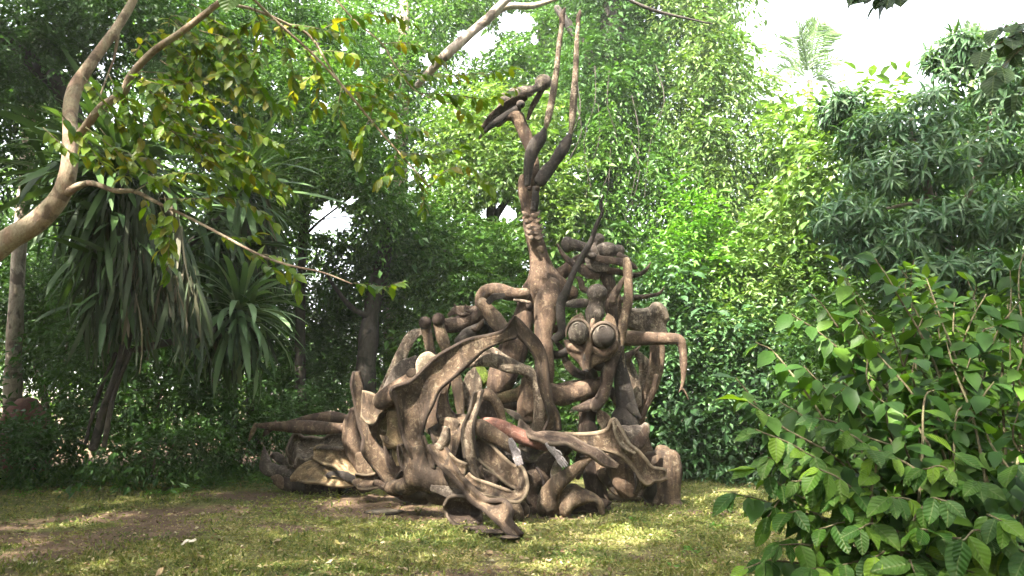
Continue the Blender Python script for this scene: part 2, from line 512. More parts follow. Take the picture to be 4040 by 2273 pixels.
# ================================================================ THE FOREST
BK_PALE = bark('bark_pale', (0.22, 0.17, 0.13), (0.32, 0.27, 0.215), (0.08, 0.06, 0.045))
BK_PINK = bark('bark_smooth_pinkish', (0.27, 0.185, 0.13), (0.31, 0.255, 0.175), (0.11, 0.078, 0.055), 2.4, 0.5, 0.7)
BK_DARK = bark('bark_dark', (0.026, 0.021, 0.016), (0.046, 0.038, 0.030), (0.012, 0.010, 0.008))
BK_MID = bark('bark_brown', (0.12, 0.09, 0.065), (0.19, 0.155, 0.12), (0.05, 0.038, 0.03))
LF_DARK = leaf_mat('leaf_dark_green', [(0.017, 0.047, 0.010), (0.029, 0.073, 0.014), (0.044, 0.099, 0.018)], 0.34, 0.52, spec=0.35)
LF_MID = leaf_mat('leaf_mid_green', [(0.025, 0.067, 0.011), (0.044, 0.104, 0.016), (0.078, 0.151, 0.022)], 0.38, 0.42)
LF_SUN = leaf_mat('leaf_yellow_green', [(0.046, 0.096, 0.020), (0.080, 0.145, 0.032), (0.135, 0.190, 0.058)], 0.40, 0.42)
LF_VINE = leaf_mat('leaf_vine', [(0.036, 0.080, 0.018), (0.072, 0.132, 0.030), (0.150, 0.200, 0.070)], 0.40, 0.38)
LF_COOL = leaf_mat('leaf_bluish_green', [(0.021, 0.054, 0.018), (0.035, 0.083, 0.027), (0.060, 0.116, 0.038)], 0.30, 0.45)
LF_FAR = leaf_mat('leaf_far', [(0.034, 0.083, 0.016), (0.063, 0.125, 0.023), (0.097, 0.172, 0.033)], 0.4, 0.5)
def tree(name, label, cat, x, d, blobs, mat, trunks=(), tmat=None, group=None, **kw):
    t = thing(name, foot(x, d), label, cat, group)
    for tr in trunks:
        trunk('trunk' if tr is trunks[0] else 'limb', t, tmat or BK_MID, tr)
    crown('crown', t, blobs, mat, **kw)
    return t
# big trees behind the sculpture, from left to right
def drape(cols):
    r_ = np.random.default_rng(314)
    out_ = []
    for (x, y0, y1, d, w) in cols:
        y = y0
        while y < y1:
            h = r_.uniform(60, 110)
            out_.append((x + r_.normal(0, 12), y, d + r_.normal(0, 0.12), w * r_.uniform(0.75, 1.2), h, 0.45))
            y += h * 1.25
            d -= 0.06; x += r_.normal(0, 6)
    return out_
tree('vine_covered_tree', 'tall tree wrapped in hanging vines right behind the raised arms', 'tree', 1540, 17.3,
     drape([(1475, 330, 1100, 17.6, 42), (1530, 240, 1100, 16.9, 46), (1600, 200, 1100, 17.4, 44), (1645, 420, 1050, 16.7, 40), (1420, 520, 1050, 17.0, 44)]), LF_MID,  # darker leaf colour stands in for the shade on this column
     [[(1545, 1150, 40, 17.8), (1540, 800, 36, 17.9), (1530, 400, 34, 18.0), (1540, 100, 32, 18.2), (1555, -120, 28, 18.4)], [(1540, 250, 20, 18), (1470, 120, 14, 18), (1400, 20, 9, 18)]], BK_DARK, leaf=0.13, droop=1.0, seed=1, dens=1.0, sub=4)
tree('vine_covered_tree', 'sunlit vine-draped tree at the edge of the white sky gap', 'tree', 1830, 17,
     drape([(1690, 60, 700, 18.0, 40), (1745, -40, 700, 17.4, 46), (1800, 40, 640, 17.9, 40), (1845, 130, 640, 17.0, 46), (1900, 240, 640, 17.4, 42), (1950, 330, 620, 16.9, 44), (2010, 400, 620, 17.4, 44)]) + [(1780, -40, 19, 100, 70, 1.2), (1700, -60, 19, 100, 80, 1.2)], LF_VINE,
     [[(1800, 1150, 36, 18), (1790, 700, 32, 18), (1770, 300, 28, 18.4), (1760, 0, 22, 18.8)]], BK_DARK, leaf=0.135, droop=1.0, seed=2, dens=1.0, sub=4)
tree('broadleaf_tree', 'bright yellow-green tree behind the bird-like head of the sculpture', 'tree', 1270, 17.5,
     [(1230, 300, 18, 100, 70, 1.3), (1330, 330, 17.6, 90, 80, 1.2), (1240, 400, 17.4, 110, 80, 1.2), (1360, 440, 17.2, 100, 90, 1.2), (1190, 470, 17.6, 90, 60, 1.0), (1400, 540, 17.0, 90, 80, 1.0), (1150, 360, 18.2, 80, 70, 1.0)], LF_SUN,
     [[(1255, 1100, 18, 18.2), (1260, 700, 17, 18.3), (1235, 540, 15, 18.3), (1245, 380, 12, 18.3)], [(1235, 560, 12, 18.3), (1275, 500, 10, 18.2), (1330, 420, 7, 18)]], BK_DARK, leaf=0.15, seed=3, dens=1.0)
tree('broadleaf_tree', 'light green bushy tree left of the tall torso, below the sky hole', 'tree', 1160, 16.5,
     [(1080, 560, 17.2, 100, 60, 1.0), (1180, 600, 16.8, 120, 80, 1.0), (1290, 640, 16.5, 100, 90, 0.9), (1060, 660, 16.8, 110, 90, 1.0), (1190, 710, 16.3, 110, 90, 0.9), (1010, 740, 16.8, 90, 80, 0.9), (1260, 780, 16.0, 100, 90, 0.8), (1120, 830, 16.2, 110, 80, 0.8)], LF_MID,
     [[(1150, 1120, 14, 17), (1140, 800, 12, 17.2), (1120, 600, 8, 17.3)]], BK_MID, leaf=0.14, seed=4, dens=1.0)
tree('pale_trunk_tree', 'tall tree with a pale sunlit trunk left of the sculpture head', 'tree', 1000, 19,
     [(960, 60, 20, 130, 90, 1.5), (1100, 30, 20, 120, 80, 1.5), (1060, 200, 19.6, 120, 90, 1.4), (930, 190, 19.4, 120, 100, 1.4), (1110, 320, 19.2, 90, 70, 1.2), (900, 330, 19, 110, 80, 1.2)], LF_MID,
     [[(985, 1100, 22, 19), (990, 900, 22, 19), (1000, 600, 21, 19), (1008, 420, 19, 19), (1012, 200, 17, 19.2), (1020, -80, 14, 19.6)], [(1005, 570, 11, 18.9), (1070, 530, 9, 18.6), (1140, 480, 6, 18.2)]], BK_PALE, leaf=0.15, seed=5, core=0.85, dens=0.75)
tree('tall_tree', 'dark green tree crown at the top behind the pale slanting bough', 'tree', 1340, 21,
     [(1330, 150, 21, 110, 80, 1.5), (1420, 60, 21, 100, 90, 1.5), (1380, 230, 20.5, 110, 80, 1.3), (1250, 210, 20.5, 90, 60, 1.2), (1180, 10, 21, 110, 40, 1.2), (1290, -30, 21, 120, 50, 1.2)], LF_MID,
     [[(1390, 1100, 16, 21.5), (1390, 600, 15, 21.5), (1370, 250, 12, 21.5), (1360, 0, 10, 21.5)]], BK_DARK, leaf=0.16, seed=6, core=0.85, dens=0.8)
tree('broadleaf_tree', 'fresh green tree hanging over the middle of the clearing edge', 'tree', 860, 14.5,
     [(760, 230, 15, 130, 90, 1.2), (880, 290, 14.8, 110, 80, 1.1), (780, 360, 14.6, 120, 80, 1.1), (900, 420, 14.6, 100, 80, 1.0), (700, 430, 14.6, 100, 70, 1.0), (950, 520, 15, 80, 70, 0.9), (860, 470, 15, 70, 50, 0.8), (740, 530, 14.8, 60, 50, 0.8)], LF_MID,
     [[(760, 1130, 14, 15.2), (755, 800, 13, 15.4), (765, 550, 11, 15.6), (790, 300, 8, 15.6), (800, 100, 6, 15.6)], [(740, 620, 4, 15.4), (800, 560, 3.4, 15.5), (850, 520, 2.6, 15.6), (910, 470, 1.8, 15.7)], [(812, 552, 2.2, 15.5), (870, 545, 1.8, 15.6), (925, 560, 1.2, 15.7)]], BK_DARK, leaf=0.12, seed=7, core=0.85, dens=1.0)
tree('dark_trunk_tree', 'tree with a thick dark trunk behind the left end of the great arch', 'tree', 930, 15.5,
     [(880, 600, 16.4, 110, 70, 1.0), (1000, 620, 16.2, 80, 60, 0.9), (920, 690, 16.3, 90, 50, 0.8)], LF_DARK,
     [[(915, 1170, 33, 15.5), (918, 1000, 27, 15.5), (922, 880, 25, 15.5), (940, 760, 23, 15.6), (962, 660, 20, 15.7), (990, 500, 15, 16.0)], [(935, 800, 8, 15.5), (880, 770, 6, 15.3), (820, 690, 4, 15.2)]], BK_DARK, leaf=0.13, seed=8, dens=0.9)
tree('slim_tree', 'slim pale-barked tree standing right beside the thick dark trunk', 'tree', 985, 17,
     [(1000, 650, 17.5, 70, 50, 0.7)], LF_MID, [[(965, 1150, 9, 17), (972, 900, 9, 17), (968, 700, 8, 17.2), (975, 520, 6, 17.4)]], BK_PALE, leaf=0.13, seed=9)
tree('tall_tree', 'shaded top of the vine tree behind the raised sculpted arms, shade put into dark leaves', 'tree', 1530, 18.6,
     [(1520, -60, 18.4, 130, 110, 1.5), (1535, 70, 18.2, 100, 100, 1.2), (1480, 180, 18, 90, 100, 1.2), (1580, 180, 18, 80, 100, 1.1), (1530, 300, 18, 90, 90, 1.0), (1640, 20, 18.8, 70, 110, 1.0)], LF_DARK,  # added tree for the vine tree's top; its shade is in the leaf colour
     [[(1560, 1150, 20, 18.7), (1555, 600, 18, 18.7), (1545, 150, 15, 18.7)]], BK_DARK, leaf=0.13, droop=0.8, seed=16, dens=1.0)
# the left side
tree('tall_tree', 'dark spreading tree crown filling the upper left corner', 'tree', 60, 13,
     [(60, 30, 13, 150, 90, 1.4), (230, 60, 13.2, 130, 80, 1.3), (90, 140, 12.8, 120, 70, 1.2), (400, 20, 13.4, 140, 70, 1.3), (-60, 240, 12.6, 110, 110, 1.2), (20, 420, 13.4, 60, 90, 0.8)], LF_DARK,
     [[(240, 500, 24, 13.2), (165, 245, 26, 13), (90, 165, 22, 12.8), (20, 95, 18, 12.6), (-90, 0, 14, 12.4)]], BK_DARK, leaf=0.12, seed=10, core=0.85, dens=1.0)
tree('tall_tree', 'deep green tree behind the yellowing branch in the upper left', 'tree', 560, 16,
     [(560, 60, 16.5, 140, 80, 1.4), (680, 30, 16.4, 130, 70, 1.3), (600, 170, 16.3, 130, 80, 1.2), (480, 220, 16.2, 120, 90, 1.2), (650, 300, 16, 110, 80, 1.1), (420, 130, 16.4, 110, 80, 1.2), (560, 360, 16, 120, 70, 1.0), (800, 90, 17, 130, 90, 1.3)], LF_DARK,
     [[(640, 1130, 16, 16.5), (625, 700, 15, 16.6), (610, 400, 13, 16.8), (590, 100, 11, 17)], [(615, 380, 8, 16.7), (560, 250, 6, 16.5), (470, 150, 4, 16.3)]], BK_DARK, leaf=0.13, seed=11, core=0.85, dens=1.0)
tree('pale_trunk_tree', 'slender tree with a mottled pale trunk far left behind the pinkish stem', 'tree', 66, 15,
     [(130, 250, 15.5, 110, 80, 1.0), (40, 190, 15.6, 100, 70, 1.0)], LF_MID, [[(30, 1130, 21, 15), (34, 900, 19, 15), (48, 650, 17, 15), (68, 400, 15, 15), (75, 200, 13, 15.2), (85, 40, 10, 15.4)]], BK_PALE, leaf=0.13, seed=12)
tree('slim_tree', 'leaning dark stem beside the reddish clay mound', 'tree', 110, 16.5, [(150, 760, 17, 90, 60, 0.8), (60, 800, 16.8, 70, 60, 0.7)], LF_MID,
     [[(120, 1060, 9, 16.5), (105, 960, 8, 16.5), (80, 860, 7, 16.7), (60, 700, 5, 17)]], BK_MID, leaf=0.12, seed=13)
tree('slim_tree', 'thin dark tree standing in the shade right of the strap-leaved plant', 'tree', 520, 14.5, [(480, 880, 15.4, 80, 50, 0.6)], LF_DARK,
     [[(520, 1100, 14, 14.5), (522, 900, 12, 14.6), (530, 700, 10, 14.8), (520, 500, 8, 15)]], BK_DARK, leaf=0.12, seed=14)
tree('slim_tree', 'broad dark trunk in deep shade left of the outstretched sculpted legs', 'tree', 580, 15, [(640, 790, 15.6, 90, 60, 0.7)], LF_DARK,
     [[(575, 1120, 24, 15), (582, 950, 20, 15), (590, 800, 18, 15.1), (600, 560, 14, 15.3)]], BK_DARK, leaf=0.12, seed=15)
# bushes along the edge of the lawn: (label, x, d, blobs, material, leaf)
SHRUBS = [
 ('dark leafy shrub in the gloom left of the stretched-out sculpted legs', 640, 14.2, [(620, 1090, 14.0, 70, 50, 0.5), (690, 1060, 14.2, 60, 60, 0.5), (560, 1130, 13.8, 60, 40, 0.4)], 0, 0.10),
 ('shaded thicket between the thick dark trunk and the strap-leaved plant', 770, 16, [(720, 880, 16.4, 90, 80, 0.8), (810, 950, 16.2, 90, 90, 0.8), (740, 1010, 15.6, 100, 80, 0.7), (850, 840, 16.8, 80, 80, 0.8), (680, 760, 16.6, 80, 70, 0.7), (790, 730, 17, 90, 80, 0.8), (860, 1050, 15.2, 80, 70, 0.6)], 0, 0.11),
 ('sun-flecked bush low behind the tall fin of the sculpture', 980, 16.5, [(1000, 860, 17, 80, 70, 0.7), (970, 960, 16.4, 70, 70, 0.6), (1060, 950, 16, 80, 80, 0.6), (1040, 1080, 15.4, 90, 60, 0.6)], 1, 0.11),
 ('green bush showing through the sculpture between its arches', 1230, 15.8, [(1180, 960, 15.8, 90, 90, 0.7), (1290, 940, 15.6, 80, 90, 0.7), (1230, 1080, 15.2, 110, 70, 0.6), (1340, 830, 16, 80, 90, 0.7), (1370, 1080, 15, 80, 70, 0.6)], 1, 0.11),
 ('leafy shrub right behind the mask with round eyes', 1470, 15.2, [(1450, 780, 15.8, 90, 80, 0.7), (1500, 900, 15.2, 90, 90, 0.6), (1440, 1030, 14.8, 90, 80, 0.6), (1550, 1000, 14.8, 80, 80, 0.6)], 1, 0.12),
 ('glossy-leaved shrub directly right of the sculpture, behind its drooping branch arm', 1680, 14.6, [(1660, 720, 15.2, 80, 80, 0.7), (1700, 830, 14.9, 90, 80, 0.6), (1650, 920, 14.7, 70, 80, 0.6), (1740, 960, 14.6, 90, 90, 0.6), (1680, 1050, 14.5, 90, 80, 0.6), (1770, 1080, 14.4, 80, 80, 0.5), (1640, 1130, 14.5, 80, 60, 0.5), (1740, 1150, 14.3, 80, 40, 0.4)], 3, 0.135),
 ('fresh green young tree in front of the vine-draped one', 1755, 15.4, [(1740, 530, 15.6, 45, 45, 0.5), (1765, 590, 15.5, 60, 50, 0.5), (1720, 640, 15.4, 70, 50, 0.5), (1790, 680, 15.3, 70, 60, 0.5)], 4, 0.13),
 ('pale green shrub below the sky gap, left of the drooping dark tree', 1920, 14.8, [(1850, 700, 15.2, 90, 70, 0.7), (1950, 650, 15.2, 90, 80, 0.7), (1880, 790, 14.8, 90, 80, 0.6), (1990, 740, 14.8, 90, 80, 0.6), (2060, 640, 15.6, 90, 80, 0.7), (2040, 560, 16, 90, 70, 0.7), (1960, 560, 16, 80, 60, 0.7)], 2, 0.14),
 ('dense shrub at the right edge of the lawn, half behind the near bush', 1860, 14.2, [(1830, 870, 14.4, 90, 80, 0.6), (1930, 880, 14.2, 90, 90, 0.6), (1850, 980, 14.1, 90, 80, 0.5), (1960, 1010, 13.9, 100, 90, 0.5), (1850, 1090, 14.0, 80, 80, 0.5), (1960, 1120, 13.6, 100, 70, 0.5), (1840, 1170, 14, 90, 40, 0.4)], 3, 0.13),
 ('green thicket deep behind the near bush at the right border', 2250, 11.5, [(2100, 900, 12, 110, 120, 0.7), (2250, 880, 11.5, 130, 110, 0.7), (2420, 860, 11, 130, 110, 0.7), (2150, 1050, 11.5, 120, 100, 0.6), (2350, 1050, 11, 140, 100, 0.6), (2520, 1000, 10.5, 130, 120, 0.6)], 1, 0.12),
 ('low shrub on the far left, in front of the reddish clay mound', 60, 13.4, [(50, 1110, 13.2, 80, 40, 0.5), (130, 1120, 13, 60, 36, 0.4), (-40, 1090, 13.4, 60, 50, 0.5)], 0, 0.10),
 ('dark bush on the far left between the pale trunk and the strap-leaved plant', 130, 15.6, [(100, 900, 15.8, 80, 70, 0.7), (170, 850, 15.4, 60, 70, 0.6), (30, 760, 16, 80, 80, 0.7), (130, 680, 16, 80, 70, 0.7), (30, 620, 16.4, 70, 70, 0.7)], 0, 0.11),
 ('tall dark thicket filling the shade behind the strap-leaved plant', 360, 14, [(250, 700, 14.4, 90, 90, .6), (370, 620, 14.6, 90, 90, .6), (480, 700, 14.4, 90, 90, .6), (220, 880, 14, 90, 90, .6), (340, 820, 14.2, 90, 90, .6), (460, 860, 14, 90, 90, .6), (300, 990, 13.8, 100, 80, .6), (430, 1000, 13.8, 100, 80, .6), (200, 1060, 13.6, 60, 50, .5), (560, 960, 14, 80, 80, .6), (600, 680, 15, 90, 80, .7), (650, 580, 15.4, 90, 80, .7)], 0, 0.11),  # added dark foliage to deepen the shade behind the plant
 ('shrub in the shade at the foot of the strap-leaved plant', 380, 12.6, [(330, 1130, 12.4, 60, 40, 0.4), (420, 1120, 12.6, 70, 45, 0.45), (500, 1110, 12.9, 60, 45, 0.4)], 0, 0.10),
]
SM = [LF_DARK, LF_MID, LF_SUN, LF_COOL, leaf_mat('leaf_fresh_green', [(0.044, 0.125, 0.012), (0.068, 0.172, 0.016), (0.107, 0.208, 0.024)], 0.4, 0.4)]
for i, (lab, x, d, bl, mi, lf) in enumerate(SHRUBS):
    s = thing('shrub', foot(x, d), lab, 'shrub', 'shrubs round the clearing')
    for j in range(3):
        bx, by, bd = bl[min(j, len(bl) - 1)][:3]
        trunk('stem', s, BK_MID, [(x + (j - 1) * 10, 1130 * (1 if d > 13 else 1.06), 3, d), ((x + bx) / 2 + j * 4, (1100 + by) / 2, 2.4, (d + bd) / 2), (bx, by, 1.4, bd)], n=6, per=3)
    crown('foliage', s, bl, SM[mi], leaf=lf, seed=40 + i, tmpl=T_MID if mi == 3 else T_SMALL, dens=1.05, aspect=0.48)
# the drooping dark tree on the right
def whorls(blobs, leaf, n_per, seed):
    """tufts of long drooping leaves at the twig ends"""
    r = np.random.default_rng(seed)
    out = []
    for b in blobs:
        C, rad = blob_world(b)
        q = unit(r.normal(0, 1, (n_per, 3)))
        c = C + q * rad * (0.55 + 0.45 * r.random((n_per, 1)) ** 0.5)
        d0 = unit(q * 0.7 + np.array([0, -0.2, 0.35]) + r.normal(0, 0.3, (n_per, 3)))
        t1 = unit(np.cross(d0, r.normal(0, 1, (n_per, 3))))
        t2 = np.cross(d0, t1)
        tone = r.random(n_per)
        for j in range(11):
            a = 2.4 * j
            ax = d0 * (0.75 - 0.09 * j) + t1 * math.cos(a) + t2 * math.sin(a) + np.array([0, 0, -0.35 - 0.04 * j]) + r.normal(0, 0.12, (n_per, 3))
            out.append((c - d0 * 0.012 * j, ax, d0 + np.array([0, 0, 0.5]), leaf * (0.7 + 0.5 * r.random(n_per)), np.clip(tone * 0.6 + 0.4 * r.random(n_per), 0, 1)))
    return [np.concatenate(z) for z in zip(*out)]
T_LANCE = (np.array([[0, 0, 0], [-.5, .3, .05], [-.42, .65, -.03], [0, 1, -.26], [.42, .65, -.03], [.5, .3, .05], [0, .32, 0], [0, .66, -.08]], float), T_MID[1])
mt = thing('long_leaved_tree', foot(2380, 11.5), 'dark tree with tufts of long drooping leaves in the right half under the sky', 'tree')
mb = [(2200, 330, 12, 90, 60, 0.7), (2330, 290, 11.8, 100, 80, 0.8), (2460, 210, 11.8, 100, 90, 0.8), (2400, 130, 12, 70, 50, 0.6), (2240, 430, 11.5, 110, 70, 0.7), (2400, 400, 11.4, 130, 90, 0.8), (2540, 340, 11.4, 90, 110, 0.7), (2140, 540, 11.4, 100, 60, 0.6), (2210, 620, 11.2, 110, 60, 0.6), (2350, 560, 11.2, 100, 60, 0.6), (2480, 540, 11, 110, 80, 0.7), (2320, 690, 11, 110, 50, 0.6), (2480, 680, 10.8, 110, 60, 0.6), (2120, 270, 12.6, 60, 40, 0.5), (2570, 150, 12, 80, 60, 0.6)]
LF_LANCE = leaf_mat('leaf_long_bluish', [(0.022, 0.062, 0.024), (0.044, 0.096, 0.038), (0.088, 0.138, 0.060)], 0.40, 0.44)
p, a, nn, ln, rv = whorls(mb, 0.25, 62, 77)
v, f = blades(T_LANCE, p, a, nn, ln, ln * 0.20)
link_mesh('crown', np_mesh('crown', v - np.array(mt.location), f, False, np.repeat(rv, 8)), mt, LF_LANCE)
trunk('trunk', mt, BK_MID, [(2430, 1150, 18, 11.6), (2420, 800, 16, 11.6), (2385, 620, 14, 11.5), (2350, 510, 12, 11.5), (2310, 420, 9, 11.6), (2290, 300, 6, 11.8)])
for q in ([(2380, 600, 9, 11.5), (2460, 430, 7, 11.4), (2500, 250, 4, 11.8)], [(2345, 500, 8, 11.5), (2250, 520, 5, 11.4), (2170, 540, 3, 11.3)], [(2320, 440, 7, 11.6), (2230, 380, 4, 11.7), (2190, 320, 3, 12)], [(2400, 700, 8, 11.5), (2470, 650, 5, 11), (2520, 560, 3, 11)]):
    trunk('limb', mt, BK_MID, q, n=7)
tree('light_crowned_tree', 'yellow-green tree top just under the open sky, left of the dark drooping tree', 'tree', 2130, 14,
     [(2150, 300, 14, 90, 45, 0.7), (2080, 400, 14.2, 80, 70, 0.7), (2230, 270, 14.4, 80, 40, 0.7), (2130, 420, 13.6, 90, 70, 0.7), (2050, 480, 14.4, 70, 60, 0.6), (2030, 290, 15.5, 60, 40, 0.5), (1985, 330, 15.8, 60, 50, 0.5)], LF_SUN, [[(2130, 1100, 8, 14.2), (2120, 700, 7, 14.2), (2140, 350, 4, 14.2)]], BK_MID, leaf=0.17, seed=70, tmpl=T_MID, dens=0.8)
tree('broadleaf_tree', 'green tree behind the drooping dark tree at the right border', 'tree', 2500, 15,
     [(2480, 330, 15.5, 120, 110, 1.0), (2560, 200, 15.6, 90, 120, 1.0), (2400, 480, 15, 130, 100, 1.0), (2540, 520, 14.8, 120, 110, 1.0), (2260, 560, 15, 130, 100, 0.9), (2200, 760, 14.2, 130, 110, 0.9), (2360, 740, 13.8, 130, 110, 0.9), (2520, 760, 13.4, 120, 110, 0.9), (2090, 760, 14.6, 100, 100, 0.8)], LF_MID,
     [[(2520, 1100, 14, 15.4), (2510, 700, 12, 15.4), (2500, 350, 9, 15.6)]], BK_MID, leaf=0.14, seed=71, dens=0.9)
# palms beyond the right-hand trees
LF_PALM = leaf_mat('palm_leaflet', [(0.058, 0.104, 0.034), (0.082, 0.140, 0.048), (0.107, 0.166, 0.058)], 0.35, 0.4)
def palm(label, x, y, d, fronds, h0, seed):
    r = np.random.default_rng(seed)
    t = thing('palm_tree', foot(x, d), label, 'palm', 'palms against the sky')
    trunk('trunk', t, BK_MID, [(x - 6, 1120, 9, d), (x, (y + 900) / 2, 9, d), (x + 2, y + 30, 8, d), (x, y, 7, d)])
    for (dx, dy, dd, dr) in fronds:
        c0 = np.array(DP(x, y, d)); c1 = np.array(DP(x + dx, y + dy, d + dd))
        ax = c1 - c0
        n = 44
        u = np.linspace(0.12, 1, n)
        L0 = np.linalg.norm(ax)
        rach = c0 + ax * u[:, None] + np.array([0, 0, 1.0]) * (L0 * (0.22 * np.sin(math.pi * u) - dr * u ** 2))[:, None]
        tan = unit(np.gradient(rach, axis=0))
        sd = unit(np.cross(tan, np.array([0.2, -1, 0.35])))
        pp, aa, n2, l2 = [], [], [], []
        for s in (-1, 1):
            pp.append(rach); aa.append(sd * s + tan * 0.75 + np.array([0, 0, -0.30]) + r.normal(0, 0.07, (n, 3)))
            n2.append(np.cross(tan, sd) + r.normal(0, 0.2, (n, 3))); l2.append(L0 * 0.27 * np.sin(math.pi * (0.12 + 0.86 * u)) ** 0.6)
        l2 = np.concatenate(l2)
        v, f = blades(T_LANCE, np.concatenate(pp), np.concatenate(aa), np.concatenate(n2), l2, l2 * 0.085)
        rc = []
        for i in range(n - 1):
            pass
        fo = link_mesh('frond', np_mesh('frond', v - np.array(t.location), f, False, np.repeat(r.random(len(l2)), 8)), t, LF_PALM)
        seg = [tuple(q - np.array(t.location)) for q in rach[::6]]
        vv, ff = [], []
        for i, q in enumerate(seg):
            w = 0.035 * (1 - 0.8 * i / len(seg))
            o = len(vv)
            for k in range(4):
                vv.append((q[0] + w * math.cos(k * 1.571), q[1] + w * 0.5, q[2] + w * math.sin(k * 1.571)))
            if i:
                for k in range(4): ff.append((o - 4 + k, o - 4 + (k + 1) % 4, o + (k + 1) % 4, o + k))
        link_mesh('rachis', np_mesh('rachis', vv, ff), fo, LF_PALM)
palm('tall feathery palm standing alone in the white sky gap', 2035, 205, 24, [(25, -150, 0, 0), (60, -140, 1, 0.02), (-30, -145, -1, 0.02), (-90, -80, 0, 0.12), (-60, -120, 1, 0.05), (95, -60, 0, 0.15), (-105, -20, -1, 0.3), (80, 10, 1, 0.35)], 0, 5)
palm('fainter palm poking up behind the dark drooping tree at the right', 2440, 175, 26, [(5, -120, 0, 0), (50, -100, 0, 0.05), (-60, -100, 0, 0.05), (90, -40, 0, 0.2), (-100, -30, 0, 0.25)], 0, 6)
palm('palm with hanging fronds at the right border of the picture', 2590, 260, 17, [(-60, -120, 0, 0.05), (20, -130, 0, 0.02), (-100, -30, 0, 0.3), (-90, 60, 0, 0.5), (-60, 90, -1, 0.5)], 0, 7)
# far wood closing the view
r = np.random.default_rng(99)
bl = []
bl2 = []
for x in range(-700, 3400, 105):
    for y in range(-120, 1160, 105):
        top = 1e9
        if x > 1830: top = np.interp(x, [1830, 1960, 2080, 2250, 2480, 3400], [120, 330, 420, 400, 330, 300])
        if x <= 1830 or y > top:
            (bl if y > 430 or x > 1500 else bl2).append((x + r.normal(0, 35), y + r.normal(0, 30), 27 + r.normal(0, 3), 75, 70, 1.3))
va, fa, ra = foliage(bl, leaf=0.27, k=7, dens=0.55, seed=98, hollow=0.3, core=0.7, sub=2)
vb, fb, rb_ = foliage(bl2, leaf=0.26, k=7, dens=0.3, seed=97, hollow=0.3, core=0.25, sub=3)
v, f, rv = np.concatenate([va, vb]), np.concatenate([fa, fb + len(va)]), np.concatenate([ra, rb_])
tag(link_mesh('distant_woodland', np_mesh('distant_woodland', v, f, False, rv), None, LF_FAR), 'mass of forest foliage far behind the clearing', None, None, 'stuff')
# hanging lianas on the vine tree and twigs
vt = bpy.data.objects['vine_covered_tree']
for k in range(9):
    x = 1440 + 45 * (k % 5) + 30 * random.random() + (120 if k > 8 else 0)
    y0 = 150 + 300 * random.random()
    trunk('liana', vt, BK_DARK, [(x, y0, 1.3, 16.6), (x + random.uniform(-30, 30), y0 + 90, 1.3, 16.3), (x + random.uniform(-30, 30), y0 + 190, 1.1, 16.5), (x + random.uniform(-40, 40), y0 + 330, .9, 16.2)], n=5, per=3)
# pale bough leaning in at the top
bt = thing('overhanging_tree', (-6.6, 3.6, 0), 'tall tree at the left with a pale sunlit bough at the top, unseen crown added for shade', 'tree')
trunk('bough', bt, BK_PALE, [(1420, -10, 4, 13.5), (1340, 15, 8, 13.4), (1270, 18, 11, 13.2), (1210, 62, 12, 13), (1165, 100, 12, 12.9), (1128, 132, 13, 12.8), (1090, 170, 11, 12.9), (1050, 215, 8, 13.1)])
trunk('bough', bt, BK_PALE, [(1212, 62, 11, 13), (1262, 10, 11, 13), (1330, -50, 10, 13)])
trunk('bough', bt, BK_DARK, [(1560, -10, 3, 13), (1640, 25, 4, 13), (1720, 45, 3, 13), (1790, 60, 2, 13)], n=6)
# unseen trunk, limbs and crown added to shade the clearing; gaps carved for sun spots
g = limb_geo([(0, 0, 1)], 5) if False else None
def world_tube(name, parent, mat, pts, n=10):
    """pts (x, y, z, r) in metres"""
    vv, ff = [], []
    for i, (x, y, z, rr) in enumerate(pts):
        nx_ = Vector(pts[min(i + 1, len(pts) - 1)][:3]) - Vector(pts[max(i - 1, 0)][:3]); nx_.normalize()
        u = nx_.orthogonal().normalized(); w = nx_.cross(u)
        for k in range(n):
            a_ = 2 * math.pi * k / n
            vv.append(Vector((x, y, z)) + (u * math.cos(a_) + w * math.sin(a_)) * rr * (1 + 0.12 * math.sin(3 * a_ + i)) - parent.location)
        if i:
            o = i * n
            for k in range(n): ff.append((o - n + k, o - n + (k + 1) % n, o + (k + 1) % n, o + k))
    return link_mesh(name, np_mesh(name, vv, ff), parent, mat)
world_tube('trunk', bt, BK_PALE, [(-6.6, 3.6, -0.1, 0.45), (-6.7, 3.5, 2, 0.36), (-7.2, 3.2, 5, 0.32), (-7.6, 3.0, 8, 0.28), (-8.2, 3.0, 10.5, 0.2)])
for q in ([(-7.4, 3.1, 7, 0.18), (-9.5, 4.5, 9.5, 0.12), (-11.5, 6.5, 11, 0.06)], [(-7.6, 3, 8, 0.18), (-6, 5, 10, 0.12), (-4.6, 7.4, 11, 0.06)], [(-7.6, 3, 8.4, 0.16), (-6.5, 0.5, 10.5, 0.1), (-5, -1.5, 11.4, 0.05)], [(-7.8, 3, 9, 0.15), (-10.5, 1.5, 10.8, 0.1), (-13, 1, 11.5, 0.05)]):
    world_tube('limb', bt, BK_PALE, q, 8)
SHADE_CANOPY = []  # added leaf clumps, placed so that their shadows fall on chosen areas
rc = np.random.default_rng(21)
for i in range(96):
    SHADE_CANOPY.append((rc.uniform(-14.0, 4.2), rc.uniform(-6.0, 6.6), rc.uniform(9.6, 12.2), rc.uniform(0.8, 1.5)))
for i in range(10):
    SHADE_CANOPY.append((rc.uniform(-0.5, 6.5), rc.uniform(3.5, 8.4), rc.uniform(9.6, 12.0), rc.uniform(0.8, 1.4)))
for i in range(19):
    SHADE_CANOPY.append((rc.uniform(-12, -2.5), rc.uniform(7, 12), rc.uniform(9.9, 12.0), rc.uniform(0.8, 1.4)))
